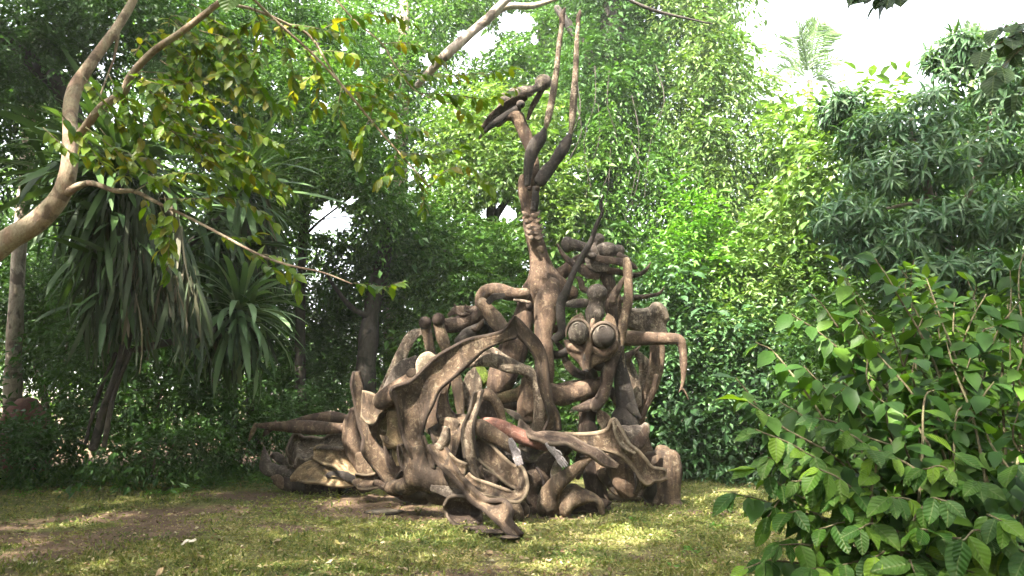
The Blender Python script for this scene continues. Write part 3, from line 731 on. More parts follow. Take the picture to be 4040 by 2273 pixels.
for i in range(12):
    SHADE_CANOPY.append((rc.uniform(-15, -7), rc.uniform(-4, 5), rc.uniform(9.6, 12.0), rc.uniform(0.8, 1.4)))
for i in range(8):
    SHADE_CANOPY.append((rc.uniform(-5.5, 0.5), rc.uniform(-6.5, -0.5), rc.uniform(9.6, 12.0), rc.uniform(0.8, 1.4)))
SUN_SPOTS = [(P(1200, 1685, 11.8), .4), (P(1330, 1660, 11.8), .3), (P(2150, 1330, 10.8), .3), (P(2130, 1060, 11), .3), (P(2330, 1560, 10.7), .25), (P(2000, 2040, 9), .3), (P(1500, 1700, 11.2), .6), (P(1300, 1862, 11.7), .55), (P(1430, 1800, 11.7), .35), (P(1440, 1620, 11.3), .4), (P(1690, 1440, 9.95), .45), (P(1745, 1460, 10.0), .4), (P(1660, 1500, 9.9), .3), (P(1340, 1995, gd(1995)), .30), (P(1060, 2075, gd(2075)), .22),
             (P(2060, 480, 11.0), .45), (P(2110, 620, 11.0), .35), (P(2660, 1345, 10.9), .5), (P(2030, 1160, 10.8), .3), (P(2000, 1450, 10.4), .22), (P(1940, 1480, 11), .25), (P(2530, 1640, 11.3), .3), (P(2450, 1960, 10.8), .3), (P(1400, 2200, gd(2200)), .25), (P(2500, 2120, gd(2120)), .5), (P(2250, 2230, gd(2230)), .35), (P(2640, 1780, 11), .35)]
sunv = np.array(SUN_FROM)
bases, dirs = [], []
for (x, y, z, rr) in SHADE_CANOPY:
    n = int(46 * rr * rr)
    q = unit(rc.normal(0, 1, (n, 3)))
    bases.append(np.array([x, y, z]) + q * rr * np.array([1.25, 1.25, 0.6]) * rc.random((n, 1)) ** 0.4)
    dirs.append(unit(q + rc.normal(0, 0.4, (n, 3))))
bases, dirs = np.concatenate(bases), np.concatenate(dirs)
p, a, nn, ln, rv = sprays(bases, dirs, 8, 0.13, 0.23, 0.5, 0.4, T_SMALL, r=rc)
keep = np.ones(len(p), bool)
for T, rad in SUN_SPOTS:
    q = p - np.array(T)
    dist = np.linalg.norm(q - (q @ sunv)[:, None] * sunv, axis=1)
    keep &= dist > rad * (0.75 + 0.3 * rc.random(len(p)))
p, a, nn, ln, rv = p[keep], a[keep], nn[keep], ln[keep], rv[keep]
ot = thing('overhanging_branch_tree', (5.2, 1.2, 0), 'tree beside the camera, dark leafy branch tips at the top right, unseen crown added for shade', 'tree')
for par, sel in ((bt, p[:, 0] < -1.0), (ot, p[:, 0] >= -1.0)):
    v, f = blades(T_SMALL, p[sel], a[sel], nn[sel], ln[sel], ln[sel] * 0.5)
    link_mesh('crown', np_mesh('crown', v - np.array(par.location), f, False, np.repeat(rv[sel], 4)), par, LF_MID)
# the wood goes on behind and beside the camera: the clearing is closed all round
rw = np.random.default_rng(55)
rb_, rd_ = [], []
for i in range(230):
    az = rw.uniform(R(42), R(318))            # measured from straight ahead
    rad = rw.uniform(12, 17)
    z = rw.uniform(0.3, 11.5)
    cx_, cy_ = math.sin(az) * rad, math.cos(az) * rad + 2
    n = 70
    q = unit(rw.normal(0, 1, (n, 3)))
    rb_.append(np.array([cx_, cy_, z]) + q * np.array([1.7, 1.7, 1.4]) * rw.random((n, 1)) ** 0.4)
    rd_.append(q + rw.normal(0, .4, (n, 3)))
p, a, nn, ln, rv = sprays(np.concatenate(rb_), np.concatenate(rd_), 7, 0.2, 0.42, .5, .4, T_SMALL, r=rw)
ok = (p[:, 2] > 0) & ~((p[:, 1] > 2) & (np.abs(p[:, 0]) < p[:, 1] * 0.72 + 0.8))
p, a, nn, ln, rv = p[ok], a[ok], nn[ok], ln[ok], rv[ok]
v, f = blades(T_SMALL, p, a, nn, ln, ln * .5)
tag(link_mesh('surrounding_woodland', np_mesh('surrounding_woodland', v, f, False, np.repeat(rv, 4)), None, LF_DARK), 'wood closing the clearing behind and beside the camera', None, None, 'stuff')

# ================================================================ THE SCULPTURE
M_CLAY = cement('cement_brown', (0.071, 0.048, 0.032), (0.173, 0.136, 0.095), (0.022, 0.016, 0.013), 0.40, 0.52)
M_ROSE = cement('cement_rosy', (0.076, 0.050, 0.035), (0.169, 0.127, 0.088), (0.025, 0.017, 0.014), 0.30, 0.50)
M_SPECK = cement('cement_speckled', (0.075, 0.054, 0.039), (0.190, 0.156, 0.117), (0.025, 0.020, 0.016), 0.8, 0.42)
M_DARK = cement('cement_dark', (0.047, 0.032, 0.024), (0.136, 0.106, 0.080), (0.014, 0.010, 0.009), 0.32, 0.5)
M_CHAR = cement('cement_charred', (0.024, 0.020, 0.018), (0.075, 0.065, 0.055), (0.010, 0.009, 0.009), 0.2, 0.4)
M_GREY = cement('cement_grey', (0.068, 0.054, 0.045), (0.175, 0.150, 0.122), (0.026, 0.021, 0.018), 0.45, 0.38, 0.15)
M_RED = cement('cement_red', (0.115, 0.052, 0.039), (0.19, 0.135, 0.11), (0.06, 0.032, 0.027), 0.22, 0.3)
M_OCHRE = cement('cement_ochre', (0.126, 0.085, 0.047), (0.245, 0.192, 0.122), (0.038, 0.027, 0.017), 0.45, 0.38, 0.3)  # on some limbs this ochre stands in for sunlight
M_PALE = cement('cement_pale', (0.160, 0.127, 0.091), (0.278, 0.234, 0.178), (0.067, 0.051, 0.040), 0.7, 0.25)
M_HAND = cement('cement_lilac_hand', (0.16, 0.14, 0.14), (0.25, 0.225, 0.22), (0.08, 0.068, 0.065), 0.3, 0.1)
M_EYE = cement('cement_eye', (0.085, 0.070, 0.056), (0.24, 0.21, 0.17), (0.022, 0.018, 0.016), 0.5, 0.62)
M_MOSS = cement('moss_green', (0.075, 0.105, 0.018), (0.13, 0.17, 0.03), (0.03, 0.045, 0.01), 0.4, 0.2)

SC_LOC = P(2150, 2000, 10.8); SC_LOC.z = 0
sculpt = thing('sculpture', SC_LOC, 'huge brown cement sculpture of tangled limbs, tall raised-arm figure in its middle', 'sculpture')

def ball_geo(x, y, d, rx, ry, rz=None, wob=0.06, seg=16, tilt=0.0):
    """a modelled knob; radii in photo px (across, up, deep)"""
    C = P(x, y, d)
    s = d / math.cos(PITCH) / FPX
    rz = rz if rz is not None else (rx + ry) / 2
    V = (C - CAM).normalized()
    X = V.cross(Vector((0, 0, 1))).normalized()
    Z = X.cross(V)
    ca, sa = math.cos(R(tilt)), math.sin(R(tilt))
    X, Z = X * ca + Z * sa, Z * ca - X * sa
    verts, faces = [], []
    rows = seg // 2 + 1
    for i in range(rows + 1):
        ph = math.pi * i / rows
        for k in range(seg):
            th = 2 * math.pi * k / seg
            q = X * (math.sin(ph) * math.cos(th) * rx * s) + V * (math.sin(ph) * math.sin(th) * rz * s) + Z * (math.cos(ph) * ry * s)
            v = C + q
            verts.append(v + q * mnoise.noise(v * 4.0) * wob * 2)
    for i in range(rows):
        for k in range(seg):
            k2 = (k + 1) % seg
            faces.append((i * seg + k, i * seg + k2, (i + 1) * seg + k2, (i + 1) * seg + k))
    return verts, faces
def merge_geo(geos):
    V, F = [], []
    for v, f in geos:
        o = len(V)
        V.extend(v)
        F.extend([tuple(i + o for i in q) for q in f])
    return V, F
def emit(name, geo, mat, parent, root_loc=None, weld=False):
    loc = SC_LOC if root_loc is None else root_loc
    v, f = geo
    me = np_mesh(name, [q - loc for q in v], f)
    if weld:
        bm = bmesh.new(); bm.from_mesh(me); bmesh.ops.remove_doubles(bm, verts=bm.verts, dist=1e-4); bm.to_mesh(me); bm.free()
    return link_mesh(name, me, parent, mat)
def L(name, mat, d, pts, parent=None, **kw):
    return emit(name, limb_geo(pts, d, **kw), mat, parent or sculpt)
def _resample(E, n):
    A = np.array([[e[0], e[1], e[2] if len(e) > 2 else 0.0] for e in E], float)
    X_ = np.vstack([2 * A[0] - A[1], A, 2 * A[-1] - A[-2]])
    S = [_cr(X_[i - 1], X_[i], X_[i + 1], X_[i + 2], k / 8) for i in range(1, len(X_) - 2) for k in range(8)] + [A[-1]]
    S = np.array(S)
    l = np.concatenate([[0], np.cumsum(np.hypot(np.diff(S[:, 0]), np.diff(S[:, 1])))])
    u = np.linspace(0, l[-1], n)
    return np.stack([np.interp(u, l, S[:, k]) for k in range(3)], 1)
def sheet_geo(ea, eb, d, sag=0.15, th=0.05, lip=0.0, n=44, m=15, wob=0.05):
    sag, th, lip = sag * 1.6, th * 0.75, lip * 1.2 + 0.05
    """a twisted cement skin stretched between two edges (x, y[, nearer/farther m]); sag hollows it away from the front, lip turns the rims outward"""
    a = [P(q[0], q[1], d + q[2]) for q in _resample(ea, n)]
    b = [P(q[0], q[1], d + q[2]) for q in _resample(eb, n)]
    grid = []
    for i in range(n):
        w = (b[i] - a[i])
        V = (a[i] + b[i]) * 0.5 - CAM; V.normalize()
        wl = w.length
        row = []
        for j in range(m):
            v = j / (m - 1)
            bow = 4 * v * (1 - v)
            q = a[i] + w * v + V * (sag * wl * bow - lip * wl * (abs(2 * v - 1) ** 4))
            q = q + V * (mnoise.noise(q * 1.6) * wob * (0.3 + bow) + mnoise.noise(q * 5.0) * wob * 0.25)
            row.append(q)
        grid.append(row)
    front, back = [], []
    for i in range(n):
        for j in range(m):
            g0 = grid[max(i - 1, 0)][j]; g1 = grid[min(i + 1, n - 1)][j]
            h0 = grid[i][max(j - 1, 0)]; h1 = grid[i][min(j + 1, m - 1)]
            Nn = (g1 - g0).cross(h1 - h0)
            if Nn.length < 1e-9: Nn = CAM - grid[i][j]
            Nn.normalize()
            if Nn.dot(CAM - grid[i][j]) < 0: Nn = -Nn
            v = j / (m - 1)
            e = min(1.0, 3.2 * min(v, 1 - v) + 0.28) * min(1.0, 3.0 * min(i, n - 1 - i) / n + 0.35)
            front.append(grid[i][j] + Nn * th * 0.5 * e)
            back.append(grid[i][j] - Nn * th * (0.5 + 0.5 * e))
    V_, F_ = front + back, []
    o = n * m
    for i in range(n - 1):
        for j in range(m - 1):
            k = i * m + j
            F_.append((k, k + 1, k + m + 1, k + m))
            F_.append((o + k, o + k + m, o + k + m + 1, o + k + 1))
    rim = [j for j in range(m)] + [i * m + m - 1 for i in range(1, n)] + [(n - 1) * m + j for j in range(m - 2, -1, -1)] + [i * m for i in range(n - 2, 0, -1)]
    for x, y in zip(rim, rim[1:] + rim[:1]): F_.append((x, o + x, o + y, y))
    return V_, F_
def SHEET(name, mat, d, ea, eb, parent=None, **kw):
    return emit(name, sheet_geo(ea, eb, d, **kw), mat, parent or sculpt)
def BALL(name, mat, x, y, d, rx, ry, rz=None, parent=None, **kw):
    return emit(name, ball_geo(x, y, d, rx, ry, rz, **kw), mat, parent or sculpt, weld=True)
def BLEND(name, mat, geos, voxel=0.024, smooth=6, parent=None):
    """several volumes pressed into one another like wet cement: fused and smoothed"""
    o = emit(name, merge_geo(geos), mat, parent or sculpt)
    m = o.modifiers.new('fuse', 'REMESH'); m.mode = 'VOXEL'; m.voxel_size = voxel; m.use_smooth_shade = True
    s = o.modifiers.new('smooth', 'SMOOTH'); s.factor = 0.5; s.iterations = smooth
    dg = bpy.context.evaluated_depsgraph_get()
    me = bpy.data.meshes.new_from_object(o.evaluated_get(dg))
    o.modifiers.clear()
    o.data = me
    me.polygons.foreach_set('use_smooth', np.ones(len(me.polygons), bool))
    return o
G = limb_geo
B = ball_geo

# ---- the tall figure
body = BLEND('body', M_ROSE, [
    G([(2106, 655, 24), (2094, 715, 40), (2087, 755, 43), (2088, 820, 33), (2098, 900, 35), (2117, 975, 40), (2133, 1045, 50), (2148, 1100, 70), (2160, 1150, 80), (2160, 1200, 66)], 11.0, t=0.85),
    G([(2066, 695, 18), (2060, 730, 20), (2066, 790, 18)], 10.95),
    G([(2140, 1120, 60), (2098, 1170, 55), (2075, 1230, 46), (2048, 1320, 52), (2010, 1420, 62), (1968, 1520, 56), (1945, 1565, 28)], 11.05, t=0.85),
    G([(2185, 1130, 55), (2235, 1150, 42), (2268, 1158, 28)], 11.0),
    G([(2038, 462, 29), (2070, 525, 32), (2096, 600, 26), (2108, 660, 23), (2106, 720, 26)], 11.0, t=0.95),
    G([(1960, 500, 10), (2000, 462, 18), (2040, 458, 26), (2055, 490, 28)], 10.97, t=0.9),
], voxel=0.026, smooth=8)
L('torso_lobe', M_ROSE, 10.72, [(2180, 1110, 26, 0.12), (2160, 1190, 45), (2147, 1300, 45), (2148, 1400, 42), (2150, 1500, 32), (2148, 1600, 28, 0.1)], t=0.7)
L('throat_plate', M_CHAR, 10.72, [(2112, 738, 12, 0.06), (2113, 780, 17), (2108, 826, 17, 0.04)], t=0.6)
BALL('knob', M_CLAY, 2089, 744, 10.66, 10, 11); BALL('knob', M_CLAY, 2120, 744, 10.66, 12, 12)
for x, y, a, s in ((2078, 845, 16, 1), (2080, 868, 18, 1), (2088, 890, 20, 1), (2090, 912, 22, 1), (2096, 935, 22, 1),
                   (2114, 842, 16, -1), (2118, 866, 18, -1), (2121, 892, 20, -1), (2124, 912, 20, -1), (2127, 932, 19, -1)):
    L('rib_scale', M_DARK if (y // 10) % 2 else M_ROSE, 10.70, [(x - a, y - 6 * s - 4, 4, 0.10), (x - 4, y + 2 - 4 * s, 10), (x + 6, y + 4 + 3 * s, 9, 0.0), (x + a, y + 8 * s - 3, 3, 0.1)], t=0.45, roll=-25, per=4, n=10)
BALL('navel_plate', M_CLAY, 2133, 985, 10.60, 18, 16, 4)
# raised arms
def arm(fore, hand, upper, d):
    u = L('upper_arm', M_CHAR, d, upper, t=0.8)
    f = L('forearm', M_SPECK, d, fore, t=0.9, parent=None)
    h = L('hand', M_DARK, d, hand, t=0.7)
    return u
arm([(2218, 92, 8), (2206, 170, 10), (2196, 270, 13), (2180, 380, 16), (2166, 450, 16), (2152, 508, 9)],
    [(2219, 100, 10), (2217, 72, 11), (2222, 50, 9), (2229, 32, 5)],
    [(2153, 500, 7), (2134, 545, 25), (2110, 578, 27), (2094, 615, 24), (2084, 665, 18), (2080, 730, 12)], 10.75)
arm([(2281, 92, 7), (2276, 160, 9), (2271, 280, 12), (2264, 380, 16), (2258, 470, 14), (2250, 530, 8)],
    [(2281, 100, 9), (2281, 75, 10), (2286, 56, 9), (2289, 42, 5)],
    [(2251, 524, 7), (2238, 555, 20), (2215, 595, 25), (2182, 645, 23), (2155, 680, 28), (2130, 718, 26)], 10.8)
# head of the tall figure
hat = BLEND('head_crest', M_GREY, [B(1995, 392, 11.0, 36, 30), B(2035, 372, 11.05, 36, 28), B(2075, 362, 11.08, 34, 26), B(2145, 325, 11.15, 36, 33),
      G([(2065, 365, 18), (2105, 352, 16), (2135, 340, 18)], 11.1), B(1975, 425, 10.98, 18, 14)], voxel=0.026, smooth=5)
L('brim', M_DARK, 10.92, [(1900, 512, 12), (1945, 462, 20), (1995, 425, 24), (2045, 398, 26), (2078, 385, 14)], t=0.30, roll=32, c=0.1)
L('beak', M_CHAR, 10.94, [(1891, 545, 5), (1915, 515, 10), (1950, 488, 14), (2000, 455, 16), (2045, 430, 18)], t=0.7)
BALL('eye', M_CHAR, 2054, 412, 10.78, 11, 11); BALL('eye_ring', M_GREY, 2054, 412, 10.86, 19, 18)
L('neck_strut', M_DARK, 11.2, [(2142, 345, 14), (2118, 390, 13), (2096, 430, 11), (2082, 470, 8)], t=0.8)
# its lower arms
L('bent_arm', M_ROSE, 10.85, [(2078, 1158, 22), (2020, 1160, 27), (1965, 1147, 33), (1925, 1148, 31), (1900, 1168, 27), (1893, 1200, 23)], t=0.7, c=(0.0, 0.1))
L('bent_forearm', M_CLAY, 10.75, [(1898, 1192, 23), (1928, 1228, 24), (1958, 1265, 27), (1988, 1305, 25)], t=0.85)
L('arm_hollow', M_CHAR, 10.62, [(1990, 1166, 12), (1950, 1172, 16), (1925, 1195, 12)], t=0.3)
L('long_arm', M_DARK, 11.1, [(1918, 1210, 30), (1885, 1240, 42), (1835, 1270, 38), (1785, 1283, 32), (1745, 1287, 26)], t=0.85)
L('peg', M_SPECK, 10.55, [(2028, 1184, 5), (2060, 1188, 7), (2090, 1194, 6)], t=0.8)
BALL('knob', M_DARK, 2087, 1205, 10.7, 12, 18)
L('claw', M_DARK, 11.0, [(1794, 1202, 4), (1800, 1226, 9), (1822, 1242, 10), (1850, 1238, 6)], t=0.8)
L('claw', M_DARK, 11.0, [(1838, 1203, 4), (1838, 1222, 8), (1856, 1232, 6)], t=0.8)
L('claw', M_DARK, 10.9, [(1916, 1248, 3), (1900, 1275, 8), (1880, 1298, 9), (1862, 1296, 6)], t=0.8)
L('rib_limb', M_DARK, 11.2, [(1770, 1245, 10), (1800, 1225, 18), (1850, 1225, 20), (1890, 1220, 12)], t=0.5)
L('crouching_limb', M_CHAR, 11.0, [(1808, 1350, 20), (1840, 1320, 24), (1880, 1305, 26), (1915, 1280, 16)], t=0.8)
L('dark_limb', M_CHAR, 11.3, [(1905, 1330, 26), (1930, 1290, 32), (1985, 1330, 36), (2010, 1370, 30)], t=0.6)
# knobbed posts behind the left arch
for x, y, d, seq in ((1677, 1275, 10.9, [(1680, 1290, 20), (1690, 1340, 18), (1699, 1400, 17), (1706, 1450, 17)]),
                     (1730, 1262, 10.95, [(1730, 1280, 22), (1745, 1330, 24), (1760, 1378, 21), (1768, 1430, 18)])):
    p = L('post', M_CLAY, d, seq, t=0.75)
    BALL('knob', M_DARK, x, y, d - 0.02, 26, 27, parent=p)
L('arch_rib', M_SPECK, 11.5, [(1672, 1303, 14), (1625, 1325, 24), (1590, 1385, 24), (1555, 1462, 25), (1525, 1525, 24), (1502, 1570, 20)], t=0.45, roll=25)
L('arch_rib', M_GREY, 11.3, [(1650, 1420, 22), (1600, 1462, 42), (1555, 1520, 38), (1520, 1560, 24)], t=0.4)
BALL('knob', M_CLAY, 1628, 1475, 10.85, 25, 23)
L('smooth_limb', M_ROSE, 10.9, [(1700, 1470, 40), (1640, 1508, 46), (1570, 1545, 42), (1500, 1585, 38)], t=0.9)

# ---- great front arches
L('knuckle', M_PALE, 10.0, [(1722, 1412, 10), (1690, 1412, 26), (1668, 1440, 30), (1652, 1480, 12)], t=0.5)  # knob's sunlit look put into its pale colour
L('arch_root', M_DARK, 10.6, [(2125, 1560, 24), (2138, 1640, 46), (2120, 1705, 60), (2100, 1730, 60)], t=0.7)
hub = BLEND('hub', M_CLAY, [B(1655, 1872, 10.0, 66, 62, 60), G([(1650, 1780, 34), (1655, 1850, 48), (1690, 1890, 52), (1760, 1895, 48), (1830, 1918, 40)], 9.95, t=0.9), B(1600, 1920, 10.1, 50, 34, 50), B(1560, 1925, 10.3, 44, 32, 40)], voxel=0.026, smooth=6)
# base under the hub
BLEND('plinth', M_DARK, [B(1835, 2000, 10.05, 60, 55, 50), B(1760, 1955, 10.1, 80, 40, 50), B(1650, 1955, 10.4, 60, 22, 50)], voxel=0.03, smooth=6)
SHEET('plinth_bowl', M_DARK, 9.6, [(1752, 1998), (1776, 1964, .05), (1828, 1962, .1), (1892, 1982, 0)], [(1766, 2036, -.05), (1800, 2076, -.1), (1850, 2090, -.15), (1906, 2080, -.2)], sag=0.4, th=0.06, lip=0.1)
L('ground_sheet', M_GREY, 9.7, [(1700, 1925, 10), (1765, 1940, 20), (1820, 1958, 22), (1868, 1975, 6)], t=0.3, roll=20)

# ---- left wing
L('fin_curl', M_ROSE, 11.15, [(1562, 1618, 8), (1520, 1628, 14), (1488, 1655, 16), (1470, 1700, 17), (1470, 1750, 14)], t=0.5)
L('bone_stub', M_OCHRE, 11.0, [(1550, 1635, 27), (1550, 1680, 23), (1552, 1715, 28), (1550, 1748, 40)], t=0.7)
L('stub_tip', M_CLAY, 10.95, [(1500, 1718, 3), (1518, 1732, 14), (1540, 1742, 16)], t=0.6)
L('petal', M_OCHRE, 11.0, [(1554, 1758, 5), (1562, 1795, 12), (1575, 1835, 10)], t=0.4)
L('dark_sheet', M_DARK, 11.1, [(1535, 1750, 22), (1560, 1830, 34), (1590, 1900, 30)], t=0.3)
L('upright_limb', M_ROSE, 11.7, [(1398, 1622, 20), (1386, 1670, 33), (1386, 1730, 34), (1402, 1790, 34), (1425, 1850, 26)], t=0.9)
L('outstretched_leg', M_ROSE, 11.9, [(1385, 1655, 14), (1340, 1650, 20), (1295, 1648, 23), (1225, 1652, 18), (1170, 1662, 11), (1110, 1672, 5)], t=0.9)
L('outstretched_leg', M_ROSE, 11.7, [(1378, 1690, 18), (1335, 1690, 20), (1270, 1688, 26), (1180, 1685, 23), (1100, 1682, 17), (1050, 1680, 11), (1010, 1678, 7)], t=0.85)
L('hanging_tip', M_OCHRE, 11.7, [(1008, 1672, 6), (1003, 1690, 9), (992, 1715, 8), (982, 1738, 4)], t=0.8)
L('heel_spur', M_ROSE, 11.7, [(1088, 1660, 3), (1085, 1672, 8), (1075, 1684, 7)], t=0.7)
L('heel_spur', M_DARK, 11.75, [(1072, 1690, 8), (1050, 1705, 9), (1038, 1722, 3)], t=0.7)
L('horn', M_GREY, 12.1, [(1042, 1763, 3), (1045, 1800, 14), (1052, 1845, 27), (1090, 1860, 26), (1135, 1862, 24), (1185, 1872, 14)], t=0.7)
L('horn', M_GREY, 12.3, [(1072, 1800, 10), (1090, 1800, 17), (1115, 1818, 16), (1140, 1835, 10)], t=0.8)
L('bowl_rim', M_GREY, 11.75, [(1250, 1768, 6), (1290, 1765, 9), (1350, 1772, 8), (1430, 1778, 8)], t=0.8)
L('bowl_side', M_CLAY, 11.6, [(1425, 1790, 24), (1432, 1830, 26), (1445, 1865, 26), (1480, 1890, 14)], t=0.4)
L('band_lip', M_CHAR, 11.5, [(1290, 1880, 10), (1310, 1868, 9), (1350, 1872, 14), (1395, 1892, 16), (1430, 1905, 10)], t=0.5)
L('tail_band', M_CLAY, 11.4, [(1395, 1900, 10), (1430, 1908, 30), (1470, 1905, 28), (1510, 1895, 22), (1535, 1900, 10)], t=0.6)
L('ground_band', M_DARK, 11.95, [(1085, 1900, 12), (1120, 1908, 26), (1200, 1920, 32), (1300, 1925, 32), (1400, 1928, 28), (1460, 1922, 16)], t=0.8)
L('broken_edge', M_ROSE, 11.8, [(1070, 1885, 6), (1095, 1890, 18), (1105, 1910, 16), (1115, 1925, 6)], t=0.5)
L('ground_limb', M_DARK, 11.2, [(1480, 1905, 14), (1540, 1925, 26), (1600, 1945, 30), (1680, 1965, 26)], t=0.8)

# ---- middle tangle
L('web_stem', M_CLAY, 10.2, [(1775, 1660, 40), (1768, 1710, 32), (1762, 1750, 42), (1750, 1790, 40)], t=0.4)
L('round_end', M_ROSE, 10.45, [(1722, 1545, 22), (1712, 1600, 33), (1706, 1660, 35), (1704, 1700, 27)], t=0.8)
L('prop', M_CLAY, 10.75, [(1796, 1470, 20), (1805, 1520, 24), (1813, 1580, 20), (1820, 1650, 13)], t=0.6)
L('stele', M_SPECK, 10.9, [(1872, 1448, 5), (1866, 1485, 32), (1864, 1530, 40), (1858, 1580, 34), (1850, 1620, 20)], t=0.3)
L('moss_patch', M_MOSS, 11.0, [(1885, 1450, 14), (1900, 1470, 20), (1905, 1500, 18), (1895, 1530, 6)], t=0.5)
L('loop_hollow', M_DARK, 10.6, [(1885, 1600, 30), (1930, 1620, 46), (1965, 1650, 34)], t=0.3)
L('brown_arm', M_CLAY, 9.95, [(1868, 1668, 24), (1900, 1690, 32), (1945, 1716, 31), (1990, 1745, 27), (2022, 1772, 20)], t=0.9)
L('red_arm', M_RED, 10.05, [(1882, 1662, 8), (1915, 1664, 18), (1960, 1680, 27), (2025, 1710, 29), (2095, 1738, 26), (2158, 1764, 17)], t=0.9)
def hand(x0, y0, x1, y1, d, w):
    p = L('hand', M_HAND, d, [(x0, y0, w * 0.6), (x0 * 0.75 + x1 * 0.25, y0 * 0.75 + y1 * 0.25, w * 0.95), (x0 * 0.4 + x1 * 0.6, y0 * 0.4 + y1 * 0.6, w * 0.85), (x0 * 0.25 + x1 * 0.75, y0 * 0.25 + y1 * 0.75, w * 1.15)], t=0.5, per=4)
    ux, uy = x1 - x0, y1 - y0
    l = math.hypot(ux, uy); ux /= l; uy /= l
    for k in range(4):
        o = (k - 1.5) * w * 0.58
        bx, by = x0 * 0.27 + x1 * 0.73 - uy * o, y0 * 0.27 + y1 * 0.73 + ux * o
        ln = l * (0.30, 0.35, 0.34, 0.28)[k]
        emit('finger', limb_geo([(bx, by, w * 0.27), (bx + ux * ln * 0.5, by + uy * ln * 0.5, w * 0.27), (bx + ux * ln, by + uy * ln, w * 0.2)], d - 0.015, t=0.8, n=8, per=3), M_HAND, p)
    bx, by = x0 * 0.6 + x1 * 0.4 + uy * w * 0.7, y0 * 0.6 + y1 * 0.4 - ux * w * 0.7
    emit('thumb', limb_geo([(bx, by, w * 0.3), (bx + ux * l * 0.12 + uy * w * .5, by + uy * l * 0.12 - ux * w * .5, w * 0.3), (bx + ux * l * 0.24 + uy * w * .5, by + uy * l * 0.24 - ux * w * .5, w * 0.2)], d - 0.01, t=0.8, n=8, per=3), M_HAND, p)
hand(2013, 1732, 2050, 1832, 9.75, 14)
hand(2158, 1748, 2228, 1835, 9.85, 14)
L('torn_sheet', M_DARK, 9.95, [(1900, 1840, 30), (1940, 1880, 38), (1975, 1905, 20)], t=0.3)
L('spike', M_DARK, 9.9, [(1978, 1880, 5), (1985, 1905, 12), (2010, 1940, 14)], t=0.5)
BLEND('cement_pad', M_DARK, [B(1960, 2100, 8.85, 85, 13, 70), B(2015, 2122, 8.5, 50, 10, 50), B(1880, 2085, 9.1, 70, 12, 60)], voxel=0.03, smooth=6)
L('stump_bowl', M_CLAY, 9.8, [(2000, 1985, 24), (2022, 2010, 38), (2045, 2035, 30), (2060, 2050, 14)], t=0.6)
L('stump_bowl', M_CLAY, 10.0, [(2060, 1985, 16), (2068, 2008, 23), (2078, 2035, 16)], t=0.7)
L('kneeling_limb', M_OCHRE, 10.6, [(1960, 1572, 16), (2000, 1566, 22), (2040, 1555, 26), (2065, 1530, 18)], t=0.9)  # ochre puts sunlight into the top of the kneeling limb
L('kneeling_limb', M_DARK, 10.7, [(1950, 1595, 24), (2000, 1592, 28), (2050, 1580, 30), (2078, 1560, 22)], t=0.9)
L('thigh', M_ROSE, 10.55, [(2080, 1500, 24), (2085, 1550, 40), (2078, 1605, 42), (2068, 1640, 30), (2090, 1650, 22)], t=0.9)
L('little_fin', M_GREY, 10.4, [(1990, 1615, 5), (2020, 1630, 12), (2045, 1648, 14), (2060, 1660, 6)], t=0.5)
L('shade_mass', M_CHAR, 10.5, [(1900, 1760, 40), (1990, 1830, 60), (2060, 1890, 60), (2100, 1960, 40)], t=0.6)  # both charred masses are added to put shade into the tangle's recesses
L('shade_mass', M_CHAR, 10.3, [(1720, 1700, 40), (1800, 1760, 60), (1830, 1850, 60), (1800, 1930, 50)], t=0.5)

# ---- right half, lower
L('cross_limb', M_ROSE, 10.7, [(2150, 1540, 36), (2215, 1560, 42), (2265, 1550, 38), (2310, 1538, 36), (2380, 1512, 24)], t=0.9)
L('cross_rail', M_DARK, 10.9, [(2190, 1530, 14), (2250, 1520, 16), (2310, 1512, 15), (2390, 1500, 14)], t=0.8)
L('mask_trunk', M_DARK, 10.75, [(2330, 1450, 24), (2336, 1520, 28), (2328, 1570, 31), (2318, 1620, 37), (2316, 1660, 34), (2322, 1720, 40), (2332, 1790, 46), (2338, 1860, 46), (2352, 1930, 46), (2362, 1985, 42), (2365, 2015, 44)], t=0.85)
L('trunk_collar', M_DARK, 10.6, [(2265, 1612, 10), (2290, 1610, 18), (2330, 1598, 24), (2352, 1580, 16)], t=0.8)
L('fork_limb', M_DARK, 10.55, [(2450, 1366, 8), (2428, 1408, 18), (2402, 1456, 26), (2390, 1525, 20), (2372, 1572, 26), (2345, 1608, 26)], t=0.75)
L('dark_post', M_CHAR, 10.7, [(2444, 1370, 18), (2446, 1440, 22), (2456, 1500, 29), (2468, 1570, 36), (2474, 1620, 46), (2462, 1665, 54), (2452, 1720, 48)], t=0.7)
L('post_edge', M_SPECK, 10.66, [(2452, 1362, 5), (2458, 1420, 7), (2462, 1500, 7), (2480, 1560, 6)], t=0.6)
L('post_spur', M_CHAR, 10.6, [(2480, 1600, 16), (2505, 1625, 16), (2528, 1648, 5)], t=0.6)
L('rail', M_CLAY, 11.0, [(2395, 1530, 16), (2425, 1560, 20), (2445, 1600, 20), (2455, 1640, 16)], t=0.5)
L('small_wing', M_CLAY, 10.6, [(2355, 1615, 8), (2378, 1648, 26), (2400, 1685, 26), (2420, 1720, 18)], t=0.3)
L('cradle', M_GREY, 10.55, [(2448, 1700, 26), (2490, 1712, 34), (2535, 1700, 26), (2552, 1672, 10)], t=0.4, c=0.2)
L('cradle_wing', M_DARK, 10.4, [(2548, 1682, 8), (2540, 1715, 18), (2515, 1750, 26), (2490, 1770, 20)], t=0.5)
